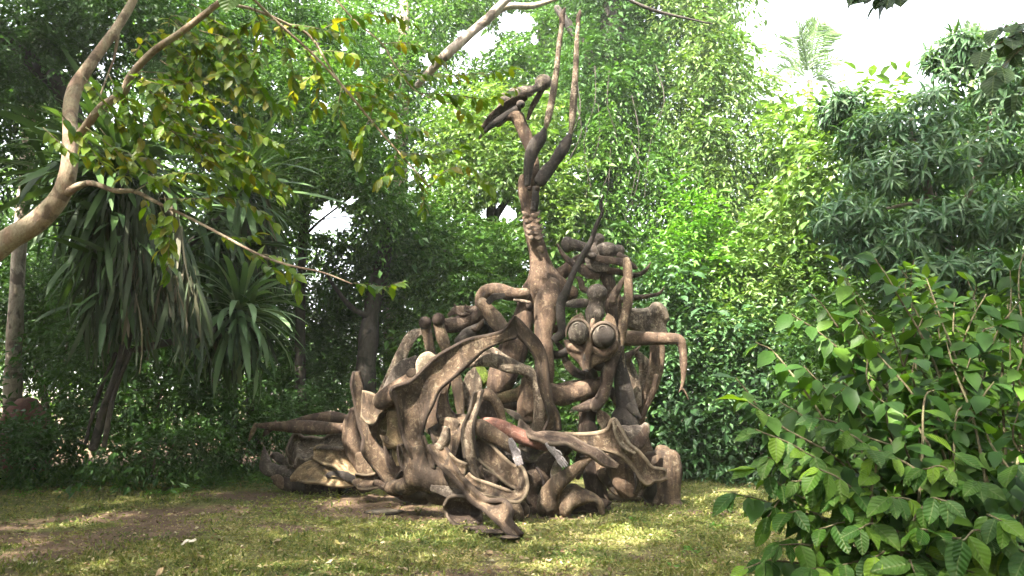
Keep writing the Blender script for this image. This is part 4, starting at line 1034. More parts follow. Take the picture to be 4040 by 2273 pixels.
L('crossed_leg', M_CLAY, 10.0, [(2336, 1802, 10), (2290, 1836, 19), (2240, 1876, 26), (2200, 1908, 32), (2170, 1955, 42, 0.1), (2160, 2000, 42, 0.15), (2168, 2032, 28, 0.2)], t=0.8)
L('crossed_leg', M_DARK, 10.35, [(2235, 1755, 30), (2160, 1828, 46), (2112, 1882, 46), (2096, 1935, 30), (2105, 1985, 26), (2104, 2012, 30)], t=0.8)
L('petal', M_GREY, 10.15, [(2225, 1782, 5), (2208, 1820, 17), (2192, 1862, 20), (2180, 1900, 10)], t=0.35, roll=20)
L('petal', M_DARK, 10.3, [(2288, 1778, 12), (2292, 1810, 24), (2288, 1850, 18), (2278, 1890, 8)], t=0.35)
L('petal', M_OCHRE, 10.2, [(2236, 1800, 5), (2238, 1818, 12), (2230, 1840, 6)], t=0.4)
L('belly', M_CLAY, 10.6, [(2358, 1822, 12), (2382, 1860, 32), (2425, 1895, 44), (2470, 1925, 44), (2500, 1945, 24)], t=0.6)
L('belly', M_ROSE, 10.5, [(2420, 1790, 40), (2445, 1840, 52), (2470, 1900, 50), (2490, 1950, 34)], t=0.6, c=0.1)
L('belly_petal', M_SPECK, 10.35, [(2505, 1822, 5), (2520, 1860, 20), (2530, 1905, 20), (2525, 1945, 8)], t=0.3)
L('belly_petal', M_OCHRE, 10.5, [(2490, 1815, 8), (2484, 1850, 20), (2495, 1890, 8)], t=0.3)
L('dark_haunch', M_CHAR, 10.55, [(2520, 1840, 30), (2545, 1890, 38), (2555, 1940, 36), (2560, 1970, 20)], t=0.8)
L('lit_limb', M_OCHRE, 10.75, [(2405, 1905, 12), (2425, 1925, 18), (2460, 1945, 12)], t=0.8)  # limb in sun; the light is put into its ochre colour
L('spike', M_DARK, 10.3, [(2372, 1990, 22), (2392, 1985, 14), (2412, 1982, 4)], t=0.7)
# block-like rear quarters
BLEND('hoofed_block', M_CLAY, [G([(2555, 1795, 20), (2575, 1810, 55), (2630, 1820, 60), (2668, 1822, 26)], 11.1, t=0.8), G([(2640, 1800, 42), (2640, 1860, 44), (2640, 1930, 38), (2643, 1985, 38), (2648, 2012, 38)], 10.95, t=0.8),
       G([(2600, 1900, 34), (2592, 1950, 30), (2590, 1985, 30)], 11.1, t=0.8), B(2672, 1996, 10.9, 30, 16), B(2575, 1985, 11.1, 36, 20)], voxel=0.028, smooth=5)
L('slab_leg', M_CLAY, 11.3, [(2592, 1330, 34), (2592, 1400, 31), (2586, 1460, 28), (2570, 1520, 30), (2548, 1575, 30), (2530, 1625, 22), (2530, 1680, 20), (2540, 1735, 22), (2545, 1785, 32)], t=0.6)
L('slab_edge', M_ROSE, 11.1, [(2590, 1480, 8), (2575, 1550, 12), (2550, 1610, 11), (2535, 1650, 8)], t=0.8)
L('vee_limb', M_SPECK, 11.4, [(2508, 1388, 12), (2540, 1432, 24), (2545, 1470, 26), (2525, 1515, 20), (2510, 1550, 16)], t=0.5)
L('vee_limb', M_SPECK, 11.2, [(2468, 1400, 14), (2480, 1450, 22), (2495, 1500, 26), (2505, 1550, 28), (2510, 1600, 24)], t=0.5)
L('vee_twig', M_DARK, 10.8, [(2465, 1415, 22), (2490, 1395, 14), (2512, 1380, 8), (2526, 1366, 3)], t=0.8)
ba = L('branch_arm', M_ROSE, 10.9, [(2450, 1335, 27), (2525, 1336, 26), (2590, 1337, 24), (2650, 1337, 23), (2682, 1346, 22), (2694, 1385, 16), (2697, 1440, 14), (2696, 1495, 9), (2688, 1535, 6)], t=0.9)
L('arm_twig', M_ROSE, 10.9, [(2688, 1530, 5), (2704, 1548, 4), (2716, 1576, 2)], t=0.9, n=8)
L('arm_twig', M_ROSE, 10.9, [(2689, 1530, 5), (2678, 1548, 2)], t=0.9, n=8)

# ---- right half, upper: spear, second head, bottle, mask
L('spear', M_CHAR, 10.5, [(2381, 772, 4), (2370, 805, 7), (2375, 842, 8), (2352, 890, 8), (2330, 955, 10), (2290, 1022, 12), (2256, 1092, 13), (2230, 1160, 17), (2213, 1200, 18), (2213, 1262, 18), (2218, 1312, 22), (2190, 1338, 20)], t=0.85)
L('horned_neck', M_DARK, 11.1, [(2340, 1010, 26), (2372, 1050, 32), (2396, 1100, 27), (2410, 1150, 29), (2416, 1215, 29), (2426, 1270, 24), (2440, 1330, 18)], t=0.85)
L('shoulder', M_ROSE, 11.2, [(2195, 1092, 26), (2232, 1068, 25), (2272, 1035, 22), (2310, 1010, 18)], t=0.9)
L('collar_horn', M_DARK, 10.9, [(2198, 962, 4), (2215, 995, 9), (2240, 1024, 12), (2280, 1052, 17), (2320, 1072, 26), (2362, 1084, 22)], t=0.5)
L('collar_horn', M_DARK, 11.0, [(2400, 1068, 16), (2445, 1074, 14), (2490, 1086, 13), (2528, 1080, 10), (2552, 1062, 8), (2568, 1033, 2)], t=0.6)
L('collar_wing', M_GREY, 10.85, [(2310, 1020, 6), (2328, 1040, 18), (2360, 1052, 22), (2395, 1060, 14)], t=0.4)
BLEND('knobbed_head', M_GREY, [B(2238, 965, 11.0, 27, 34), G([(2240, 965, 30), (2275, 968, 24), (2310, 978, 22), (2350, 1000, 22)], 11.0, t=0.9), B(2362, 945, 11.1, 26, 26), G([(2358, 955, 24), (2335, 985, 26)], 11.1)], voxel=0.022, smooth=5)
BLEND('brow', M_GREY, [B(2392, 988, 10.95, 46, 34, 34), B(2440, 990, 11.0, 26, 26, 26)], voxel=0.02, smooth=3)
L('ear', M_GREY, 10.85, [(2346, 960, 6), (2344, 985, 13), (2358, 1012, 10)], t=0.4)
L('brim', M_DARK, 10.8, [(2325, 1008, 14), (2370, 1022, 15), (2430, 1030, 15), (2490, 1048, 14), (2515, 1060, 5)], t=0.45)
BALL('eye', M_GREY, 2336, 1010, 10.72, 19, 15)
L('beak', M_DARK, 10.9, [(2440, 1010, 16), (2475, 1022, 12), (2490, 1035, 6)], t=0.7)
L('tall_prop', M_CLAY, 10.6, [(2471, 1022, 12), (2476, 1060, 18), (2480, 1120, 17), (2478, 1190, 17), (2466, 1252, 19), (2455, 1312, 19), (2450, 1362, 11)], t=0.7)
L('prop_branch', M_DARK, 10.65, [(2468, 1090, 8), (2445, 1128, 12), (2424, 1165, 16), (2418, 1190, 14)], t=0.8)
L('cross_bar', M_DARK, 11.2, [(2440, 1186, 14), (2500, 1176, 11), (2555, 1168, 8), (2598, 1159, 7), (2622, 1132, 3)], t=0.8)
L('vertical_board', M_CLAY, 10.8, [(2443, 1165, 6), (2446, 1220, 7), (2446, 1290, 6)], t=0.6)
L('hook', M_DARK, 10.95, [(2318, 1148, 12), (2298, 1138, 12), (2292, 1112, 11), (2282, 1098, 8), (2270, 1094, 3)], t=0.8)
L('shelf', M_GREY, 10.9, [(2228, 1202, 8), (2265, 1198, 15), (2310, 1196, 15), (2330, 1196, 10)], t=0.4)
BLEND('bottle', M_GREY, [B(2355, 1160, 10.75, 43, 40), G([(2355, 1180, 32), (2351, 1206, 28), (2346, 1232, 35), (2342, 1258, 30), (2338, 1290, 22)], 10.75, t=1.0)], voxel=0.02, smooth=3)
mask = BLEND('mask', M_ROSE, [
    G([(2232, 1345, 14), (2258, 1380, 24), (2292, 1415, 22), (2312, 1455, 14)], 10.45, t=0.6),
    G([(2432, 1350, 16), (2400, 1388, 26), (2348, 1418, 24), (2315, 1455, 14)], 10.45, t=0.6),
    G([(2340, 1262, 10), (2326, 1340, 15), (2314, 1400, 18), (2311, 1460, 15)], 10.38, t=0.9),
    G([(2245, 1365, 14), (2285, 1380, 16), (2322, 1372, 14)], 10.40, t=0.8),
    G([(2335, 1378, 14), (2385, 1395, 16), (2428, 1370, 14)], 10.40, t=0.8),
    B(2335, 1340, 10.62, 95, 60, 30)], voxel=0.018, smooth=4)
for ex, ey, rx, ry, px, py, tl in ((2281, 1314, 41, 46, 2275, 1294, 8), (2382, 1328, 47, 48, 2378, 1304, -10)):
    eye = BALL('eye', M_EYE, ex, ey, 10.36, rx, ry, 40, wob=0.02, seg=22, parent=mask)
    pup = BALL('pupil', M_EYE, px, py, 10.255, 11, 11, 5, parent=eye)
    ring = [(px + 18 * math.cos(a), py + 19 * math.sin(a), 2.6) for a in np.linspace(0, 2 * math.pi, 13)]
    emit('pupil_ring', limb_geo(ring, 10.262, t=0.9, n=7, per=3), M_GREY, eye)
    hood = [(ex + (rx + 7) * math.cos(a), ey + 4 - (ry + 9) * math.sin(a), w) for a, w in zip(np.linspace(-0.25, math.pi + 0.2, 9), (3, 6, 8, 9, 10, 9, 8, 6, 3))]
    emit('eyelid', limb_geo(hood, 10.34, t=1.6, n=12, per=4), M_DARK, mask)
L('brow_crest', M_CLAY, 10.5, [(2291, 1234, 4), (2288, 1252, 20), (2276, 1274, 32), (2270, 1290, 24)], t=0.35, parent=mask)
L('brow_crest', M_CLAY, 10.5, [(2398, 1238, 4), (2404, 1262, 22), (2412, 1300, 22), (2432, 1340, 8)], t=0.35, parent=mask)
L('nostril', M_CHAR, 10.20, [(2306, 1398, 3), (2305, 1412, 6), (2309, 1424, 3)], t=0.5, parent=mask, n=8)
BALL('mouth', M_CHAR, 2312, 1462, 10.27, 10, 6, 5, parent=mask)
BALL('throat', M_CLAY, 2372, 1432, 10.65, 42, 32)
L('loop_limb', M_DARK, 10.9, [(2196, 1350, 11), (2218, 1382, 14), (2238, 1436, 16), (2272, 1470, 16), (2318, 1486, 14)], t=0.8)
L('bar', M_CHAR, 10.85, [(2170, 1402, 20), (2212, 1397, 18), (2248, 1380, 16)], t=0.8)
L('bar', M_ROSE, 10.9, [(2175, 1300, 20), (2202, 1296, 18), (2220, 1290, 14)], t=0.8)
L('bar', M_DARK, 11.0, [(2365, 1290, 20), (2400, 1300, 26), (2445, 1310, 26)], t=0.8)

# ---- the great twisted skins, traced by their two edges
SHEET('great_arch', M_CLAY, 10.0, [(2032, 1247, .15), (1992, 1300, .12), (1942, 1320, .1), (1850, 1340, .1), (1780, 1375, .05), (1720, 1412), (1680, 1450), (1620, 1505, -.05), (1546, 1538, -.1), (1568, 1600, -.05), (1578, 1655), (1588, 1710), (1608, 1765, -.1), (1636, 1825, -.1)],
      [(2040, 1330, .2), (1978, 1350, .15), (1910, 1380, .1), (1865, 1420, .08), (1810, 1470, .05), (1760, 1512, .05), (1730, 1542, .08), (1710, 1590, .1), (1692, 1625, .1), (1678, 1655, .08), (1664, 1715, .05), (1670, 1762), (1704, 1795, -.05), (1712, 1850, -.1)], sag=0.05, th=0.07, lip=0.09, n=96, m=17)
SHEET('arch_leg', M_CLAY, 10.15, [(2030, 1250), (2036, 1310, .05), (2085, 1365, .05), (2118, 1425, .05), (2128, 1505), (2143, 1560), (2157, 1605), (2166, 1655, .05), (2146, 1702, .1)],
      [(2034, 1246), (2050, 1266), (2084, 1305), (2126, 1350), (2152, 1412), (2160, 1475), (2164, 1530), (2178, 1590), (2202, 1640, .05), (2210, 1700, .1)], sag=0.14, th=0.07, lip=0.1, n=56)
SHEET('speckled_arch', M_SPECK, 10.4, [(1834, 1440), (1880, 1394), (1940, 1370), (1990, 1398), (2045, 1428), (2098, 1450), (2116, 1475), (2128, 1515, -.05), (2138, 1560, -.1), (2150, 1600, -.1), (2160, 1645), (2164, 1700, .1)],
      [(1838, 1452), (1900, 1446, -.1), (1940, 1450, -.12), (2000, 1468, -.1), (2048, 1476, -.05), (2084, 1500), (2102, 1540, .1), (2106, 1590, .15), (2106, 1640, .1), (2092, 1705, .1)], sag=-0.12, th=0.08, n=60)
SHEET('tall_fin', M_CLAY, 11.2, [(1396, 1466), (1388, 1520, -.05), (1400, 1580), (1410, 1640), (1422, 1690, -.05), (1435, 1730, -.1), (1430, 1770, -.15), (1440, 1800, -.1), (1470, 1840), (1505, 1882), (1532, 1932)],
      [(1414, 1464), (1433, 1530, .1), (1429, 1566, .1), (1432, 1615, .05), (1452, 1665), (1472, 1715), (1496, 1760, -.05), (1522, 1795, -.1), (1546, 1845, -.1), (1562, 1882), (1560, 1935)], sag=0.07, th=0.07, lip=0.08, n=60)
SHEET('fin_web', M_CLAY, 11.05, [(1428, 1542), (1465, 1551), (1490, 1567), (1530, 1585, -.05), (1569, 1602, -.1)], [(1424, 1640, -.1), (1450, 1668, -.15), (1474, 1672, -.1), (1496, 1634), (1530, 1622, .05), (1567, 1622, -.05)], sag=0.06, th=0.06)
SHEET('hollow_shell', M_OCHRE, 11.35, [(1494, 1640, -.1), (1470, 1695, -.1), (1478, 1760), (1505, 1812)], [(1550, 1622, .05), (1536, 1690, .1), (1526, 1750, .05), (1534, 1835)], sag=0.1, th=0.05)  # sunlight on the inner shell is put into its ochre
SHEET('foot_band', M_CLAY, 9.2, [(1690, 1754, .4), (1710, 1792, .35), (1736, 1832, .3), (1780, 1872, .2), (1820, 1914, .1), (1858, 1970), (1910, 2008, -.2), (1965, 2058, -.45), (2002, 2096, -.6), (2044, 2118, -.68)],
      [(1742, 1750, .5), (1766, 1780, .45), (1782, 1816, .35), (1806, 1866, .2), (1846, 1914, .05), (1888, 1954, -.05), (1935, 1980, -.2), (1992, 1980, -.3), (2014, 2016, -.45), (2011, 2054, -.55), (2058, 2112, -.7)], sag=0.2, th=0.08, lip=0.12, n=60)
SHEET('foot_flange', M_CLAY, 9.35, [(1770, 1788, .2), (1800, 1815, .1), (1842, 1832)], [(1790, 1850, .1), (1812, 1868, .05), (1832, 1868)], sag=0.2, th=0.05)
SHEET('foot_flange', M_SPECK, 9.7, [(1692, 1753), (1722, 1748), (1740, 1715), (1752, 1680)], [(1712, 1782), (1750, 1778), (1775, 1745), (1776, 1690)], sag=-0.15, th=0.06)
SHEET('loop_band', M_SPECK, 10.0, [(1872, 1550, .05), (1852, 1630), (1830, 1680), (1826, 1730), (1834, 1795), (1850, 1856), (1914, 1904)], [(1904, 1535, .1), (1888, 1595), (1870, 1655, -.1), (1866, 1710, -.12), (1875, 1770, -.1), (1896, 1832), (1922, 1900)], sag=0.16, th=0.06, lip=0.15, n=50)
SHEET('loop_band', M_CLAY, 10.2, [(1896, 1540), (1926, 1531), (1952, 1554), (1982, 1595), (1996, 1650), (1996, 1680)], [(1884, 1572, -.15), (1914, 1574, -.15), (1940, 1590, -.1), (1956, 1622, -.05), (1966, 1658), (1968, 1690)], sag=-0.2, th=0.06)
SHEET('web_band', M_CLAY, 10.35, [(1742, 1530), (1728, 1600), (1726, 1640), (1742, 1682, -.1), (1770, 1722, -.15), (1778, 1768, -.2), (1760, 1812, -.2)], [(1774, 1508), (1764, 1558, .05), (1772, 1606, .05), (1798, 1638), (1842, 1646, -.1), (1822, 1712, -.2), (1796, 1800, -.25)], sag=0.06, th=0.06, lip=0.1, n=50)
SHEET('swirl_band', M_CLAY, 9.75, [(1880, 1724, .3), (1930, 1750, .25), (1975, 1795, .2), (2022, 1835, .1), (2056, 1842), (2074, 1880, -.15), (2078, 1930, -.3), (2056, 1972, -.35), (2020, 1978, -.35), (1965, 1963, -.3), (1900, 1946, -.2), (1850, 1911, -.1), (1834, 1880)],
      [(1872, 1782, .25), (1900, 1822, .2), (1940, 1857, .15), (1985, 1895, .1), (2012, 1914, .05), (2030, 1922), (2034, 1932, -.1), (2014, 1940, -.2), (1976, 1928, -.22), (1926, 1909, -.2), (1880, 1893, -.1), (1858, 1880), (1846, 1868)], sag=0.12, th=0.06, lip=0.12, n=72)
SHEET('striding_band', M_CLAY, 10.2, [(2220, 1711, .1), (2285, 1715), (2350, 1710), (2398, 1694), (2419, 1654, -.05), (2446, 1695, -.1), (2476, 1745, -.1), (2512, 1776), (2546, 1815), (2572, 1845), (2612, 1852), (2629, 1862)],
      [(2240, 1736), (2290, 1752), (2340, 1766), (2390, 1778), (2440, 1792), (2472, 1815), (2505, 1850), (2530, 1890), (2556, 1912), (2582, 1896), (2606, 1896), (2630, 1884)], sag=0.06, th=0.08, lip=0.08, n=60)
SHEET('band_wing', M_SPECK, 10.0, [(2420, 1652), (2446, 1692), (2476, 1744), (2515, 1780)], [(2422, 1656), (2428, 1706), (2452, 1756), (2505, 1790)], sag=0.3, th=0.05)
SHEET('plank_band', M_DARK, 10.05, [(2048, 1650, .1), (2072, 1668, .1), (2106, 1702, .05), (2150, 1701, .1), (2206, 1708, .1), (2262, 1729, .05), (2312, 1755), (2362, 1775), (2402, 1806), (2440, 1838)],
      [(2044, 1690), (2062, 1700), (2090, 1720, -.1), (2126, 1732, -.15), (2172, 1748, -.2), (2232, 1747, -.2), (2280, 1772, -.15), (2330, 1792, -.1), (2380, 1832, -.05), (2436, 1848)], sag=0.1, th=0.08, n=56)
SHEET('folded_foot', M_CLAY, 10.1, [(2212, 1922, .2), (2260, 1909, .2), (2302, 1928, .15), (2347, 1950, .1), (2378, 1982, .05), (2388, 2028)], [(2196, 2026, .1), (2238, 2036), (2266, 2006), (2310, 1988), (2345, 1980), (2368, 2032, .05)], sag=-0.25, th=0.08)
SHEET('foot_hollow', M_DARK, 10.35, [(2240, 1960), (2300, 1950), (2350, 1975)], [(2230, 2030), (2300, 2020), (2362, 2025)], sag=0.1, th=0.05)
SHEET('shell', M_SPECK, 12.25, [(1132, 1772, -.1), (1150, 1730), (1169, 1707), (1196, 1725, .05), (1230, 1725, .1), (1275, 1730, .1), (1310, 1711), (1358, 1714, -.1)], [(1136, 1816, -.25), (1156, 1836, -.3), (1175, 1800, -.3), (1200, 1814, -.3), (1235, 1802, -.25), (1260, 1800, -.25), (1302, 1776, -.2), (1362, 1762, -.2)], sag=0.28, th=0.06, n=56)
SHEET('shell_lip', M_CLAY, 12.0, [(1132, 1772), (1140, 1790), (1160, 1822), (1176, 1796), (1204, 1808), (1238, 1798), (1262, 1798)], [(1142, 1842), (1160, 1852), (1185, 1858), (1215, 1862), (1240, 1866), (1265, 1862), (1285, 1850)], sag=-0.15, th=0.06)
SHEET('bowl', M_OCHRE, 11.8, [(1236, 1776), (1260, 1760), (1310, 1767, .05), (1370, 1771, .05), (1432, 1778)], [(1236, 1806, -.1), (1280, 1828, -.15), (1325, 1840, -.15), (1370, 1872, -.1), (1442, 1872)], sag=0.05, th=0.07, lip=0.12, wob=0.12)
SHEET('bowl', M_CLAY, 11.95, [(1250, 1766), (1310, 1764), (1372, 1766), (1430, 1774)], [(1262, 1782, .3), (1312, 1790, .4), (1372, 1792, .4), (1432, 1792, .3)], sag=0.1, th=0.05)
SHEET('fallen_band', M_OCHRE, 11.65, [(1144, 1882), (1175, 1845, .1), (1210, 1822, .2), (1250, 1816, .2), (1290, 1830, .15), (1340, 1836, .1), (1382, 1866, .05), (1418, 1896)], [(1148, 1900), (1210, 1902, -.15), (1260, 1904, -.15), (1310, 1914, -.15), (1370, 1918, -.1), (1420, 1912)], sag=-0.06, th=0.07, lip=0.14, n=50, wob=0.14)
SHEET('petal', M_CLAY, 10.75, [(1570, 1758), (1574, 1810), (1594, 1858), (1628, 1880)], [(1586, 1753), (1612, 1790, .1), (1632, 1830, .1), (1642, 1872)], sag=0.2, th=0.05, lip=0.1)
SHEET('grey_plate', M_GREY, 10.3, [(2048, 1752), (2125, 1760), (2166, 1772)], [(2044, 1802), (2090, 1820), (2146, 1816)], sag=0.2, th=0.06)
SHEET('slab', M_SPECK, 11.5, [(2480, 1222), (2530, 1226), (2570, 1220), (2594, 1201), (2610, 1216), (2622, 1260)], [(2476, 1280), (2508, 1300), (2550, 1313), (2590, 1318), (2612, 1318), (2632, 1316)], sag=0.05, th=0.18)
SHEET('hub_web', M_ROSE, 9.9, [(1668, 1720), (1690, 1770), (1720, 1800), (1760, 1830)], [(1655, 1830), (1690, 1860), (1730, 1870), (1775, 1872)], sag=0.2, th=0.06)
SHEET('torn_sheet', M_DARK, 9.85, [(1905, 1850), (1940, 1868), (1980, 1885)], [(1915, 1905), (1938, 1908), (1955, 1905)], sag=0.1, th=0.04)
SHEET('curl_fin', M_CLAY, 10.2, [(1690, 1690), (1712, 1740, -.1), (1708, 1790, -.1), (1690, 1830)], [(1724, 1680, .1), (1752, 1735), (1748, 1790), (1720, 1836, .05)], sag=0.3, th=0.05, lip=0.2)
SHEET('curl_fin', M_CLAY, 9.95, [(1866, 1790, .1), (1880, 1840), (1906, 1884, -.05)], [(1912, 1800, .2), (1926, 1846, .15), (1950, 1884)], sag=0.3, th=0.05, lip=0.2)
SHEET('curl_fin', M_DARK, 10.3, [(2110, 1830), (2140, 1880, -.1), (2150, 1940, -.1)], [(2160, 1800, .1), (2190, 1860), (2186, 1930)], sag=0.3, th=0.05, lip=0.2)
SHEET('curl_fin', M_CLAY, 11.0, [(1590, 1850), (1560, 1890, -.1), (1550, 1935, -.1), (1580, 1965)], [(1640, 1880, .1), (1618, 1920), (1612, 1950), (1630, 1975)], sag=0.3, th=0.05, lip=0.2)
SHEET('curl_fin', M_SPECK, 10.3, [(2480, 1825), (2506, 1868, -.1), (2512, 1915, -.1), (2500, 1950)], [(2512, 1818, .1), (2540, 1870), (2545, 1920), (2530, 1958)], sag=0.3, th=0.05, lip=0.2)
SHEET('tail_fin', M_CLAY, 11.35, [(1400, 1870, .1), (1440, 1876), (1480, 1870), (1520, 1850, .1)], [(1410, 1925, -.1), (1450, 1930, -.15), (1500, 1920, -.1), (1548, 1915)], sag=0.25, th=0.05, lip=0.2)

# ================================================================ PLANTS CLOSE BY
def strip_leaf(name, length, width, curve, twist, seg=7, fold=0.25, taper=0.75, ragged=0.0):
    """a long strap blade along +X, arching down"""
    vv, ff = [], []
    x = z = 0.0
    ang = 0.0
    r = random.Random(int(length * 1e4 + curve * 1e3))
    for i in range(seg + 1):
        u = i / seg
        w = width * (0.45 + 1.1 * u if u < 0.4 else 0.89) * (1 - max(0, (u - taper) / (1 - taper)) ** 1.5) * 0.5 + 0.002
        w *= 1 - ragged * r.random()
        tw = twist * u
        for s in (-1, 0, 1):
            y = s * w * math.cos(tw)
            dz = abs(s) * w * fold + s * w * math.sin(tw)
            vv.append((x - dz * math.sin(ang), y, z + dz * math.cos(ang)))
        if i:
            o = i * 3
            ff += [(o - 3, o - 2, o + 1, o), (o - 2, o - 1, o + 2, o + 1)]
        st = length / seg
        x += st * math.cos(ang); z += st * math.sin(ang)
        ang -= curve / seg * (0.4 + 1.2 * u)
    return np_mesh(name, vv, ff)
LF_STRAP = leaf_mat('strap_leaf', [(0.021, 0.044, 0.015), (0.037, 0.075, 0.020), (0.060, 0.109, 0.031), (0.034, 0.069, 0.018)], 0.22, 0.5, per_object=True, spec=0.4)
LF_DEADSTRAP = leaf_mat('strap_leaf_withered', [(0.016, 0.025, 0.011), (0.027, 0.042, 0.015), (0.023, 0.035, 0.015), (0.080, 0.062, 0.038)], 0.12, 0.7)
SV = [strip_leaf('leaf_blade', l, w, c, t) for l, w, c, t in ((1.10, .075, .7, .3), (1.0, .07, 1.2, -.3), (1.2, .08, .45, .5), (0.9, .07, 1.6, .2), (1.05, .08, 1.0, -.6), (0.8, .06, .3, .1))]
for me in SV: me.materials.append(LF_STRAP)
rs = random.Random(4)
spl = thing('strap_leaved_plant', foot(300, 9.8), 'large plant with big rosettes of long dark strap leaves left of the clearing', 'plant')
trunk('stem', spl, BK_DARK, [(235, 1125, 12, 9.8), (265, 1020, 10, 9.8), (300, 920, 11, 9.8), (325, 800, 13, 9.8), (320, 600, 14, 9.8), (300, 440, 13, 9.8)])
for q in ([(262, 1120, 6, 9.75), (285, 1000, 6, 9.75), (330, 880, 6, 9.8)], [(215, 1115, 5, 9.8), (245, 1000, 5, 9.9), (290, 890, 6, 9.9)], [(330, 780, 11, 9.9), (450, 640, 9, 11.1), (600, 500, 9, 12.2)], [(340, 880, 9, 9.8), (470, 850, 8, 10.7), (585, 810, 9, 11.6)]):
    trunk('stem', spl, BK_DARK, q, n=8)
def rosette(x, y, d, n, size, e0, e1, a0=0.0, a1=2 * math.pi):
    C = DP(x, y, d) - spl.location
    for i in range(n):
        az = a0 + (a1 - a0) * ((i * 0.618034) % 1.0)
        u = (i + 0.5) / n
        el = R(e0 + (e1 - e0) * u + rs.uniform(-9, 9))
        o = bpy.data.objects.new('leaf', SV[rs.randrange(len(SV))])
        col.objects.link(o); o.parent = spl
        o.rotation_euler = (rs.uniform(-0.35, 0.35), -el, az)
        s = size * rs.uniform(0.75, 1.12)
        o.scale = (s, s, s)
        o.location = C + Vector((0, 0, 0.12 * (u - 0.5)))
rosette(295, 430, 9.8, 118, 1.30, -75, 70)
rosette(605, 480, 12.2, 82, 1.35, -70, 68)
LF_STRAP_LIT = leaf_mat('strap_leaf_lit', [(0.05, 0.10, 0.04), (0.085, 0.15, 0.06), (0.13, 0.19, 0.095), (0.06, 0.12, 0.04)], 0.3, 0.5, per_object=True, spec=0.5)  # lit copy of the strap leaf: skylight put into a paler colour
SV_ALL, SV = SV, [strip_leaf('leaf_blade', l, w, c, t) for l, w, c, t in ((1.10, .085, .9, .3), (1.0, .08, 1.4, -.3), (0.9, .075, 1.7, .2), (1.05, .085, 1.1, -.6))]
for me in SV: me.materials.append(LF_STRAP_LIT)
rosette(600, 780, 11.5, 100, 1.22, -72, 62)
SV = SV_ALL
rosette(150, 380, 11.0, 0, 1.0, -70, 60)
# more of the same blades, too tangled to tell apart
mv, mf, mr = [], [], []
for (x, y, d, n, sz) in ((295, 430, 9.8, 150, 1.3), (300, 560, 9.9, 120, 1.25), (605, 490, 12.2, 120, 1.35), (588, 800, 11.6, 90, 1.0), (330, 700, 10.0, 110, 1.1), (150, 420, 11.2, 70, 1.2), (520, 600, 11.6, 90, 1.2)):
    C = DP(x, y, d) - spl.location
    for i in range(n):
        az, el = rs.uniform(0, 6.283), R(rs.uniform(-80, 35))
        s_ = sz * rs.uniform(.7, 1.1)
        M = Matrix.Translation(C + Vector((rs.gauss(0, .12), rs.gauss(0, .12), rs.gauss(0, .2)))) @ Matrix.Rotation(az, 4, 'Z') @ Matrix.Rotation(-el, 4, 'Y') @ Matrix.Rotation(rs.uniform(-.4, .4), 4, 'X') @ Matrix.Scale(s_, 4)
        me_ = SV[rs.randrange(len(SV))]
        o = len(mv); tone = rs.random()
        for v_ in me_.vertices: mv.append(M @ v_.co); mr.append(tone)
        for p_ in me_.polygons: mf.append(tuple(k_ + o for k_ in p_.vertices))
tag(link_mesh('leaf_mass', np_mesh('leaf_mass', mv, mf, True, mr), spl, leaf_mat('strap_leaf_mass', [(0.017, 0.037, 0.012), (0.031, 0.064, 0.018), (0.050, 0.094, 0.027)], 0.2, 0.55, spec=0.35)), kind='stuff')
# withered leaves hanging below the rosettes
dv, df, dr = [], [], []
for i in range(1100):
    k = rs.random()
    if k < 0.62:
        x, y, d = rs.uniform(215, 500), rs.uniform(430, 760), 9.8 + rs.uniform(-0.5, 0.5)
        x = 300 + (x - 300) * (0.6 + 0.6 * (y - 430) / 400)
    elif k < 0.8: x, y, d = rs.uniform(520, 680), rs.uniform(500, 640), 12.2 + rs.uniform(-.3, .3)
    else: x, y, d = 570 + rs.gauss(0, 38), rs.uniform(790, 850), 11.6 + rs.uniform(-.2, .2)
    ln = rs.uniform(0.45, 1.0) * (0.8 if k > 0.8 else 1)
    C = DP(x, y, d) - spl.location
    w = rs.uniform(0.014, 0.036)
    yaw = rs.uniform(0, 6.28); sx, sy = math.cos(yaw), math.sin(yaw)
    tone = rs.random()
    sw = Vector((rs.gauss(0, .16) + (x - 330) / 1500, rs.gauss(0, .12), -1)).normalized()
    o = len(dv)
    for j in range(5):
        u = j / 4
        q = C + sw * ln * u + Vector((sy, -sx, 0)) * 0.06 * math.sin(u * 3)
        ww = w * (0.6 + 0.8 * u if u < .6 else 1.1 * (1.15 - u) / .55) * rs.uniform(0.7, 1.2)
        dv += [q + Vector((sx * ww, sy * ww, 0)), q - Vector((sx * ww, sy * ww, 0))]
        dr += [tone, tone]
        if j: df.append((o + 2 * j - 2, o + 2 * j - 1, o + 2 * j + 1, o + 2 * j))
tag(link_mesh('withered_leaves', np_mesh('withered_leaves', dv, df, True, dr), spl, LF_DEADSTRAP), kind='stuff')

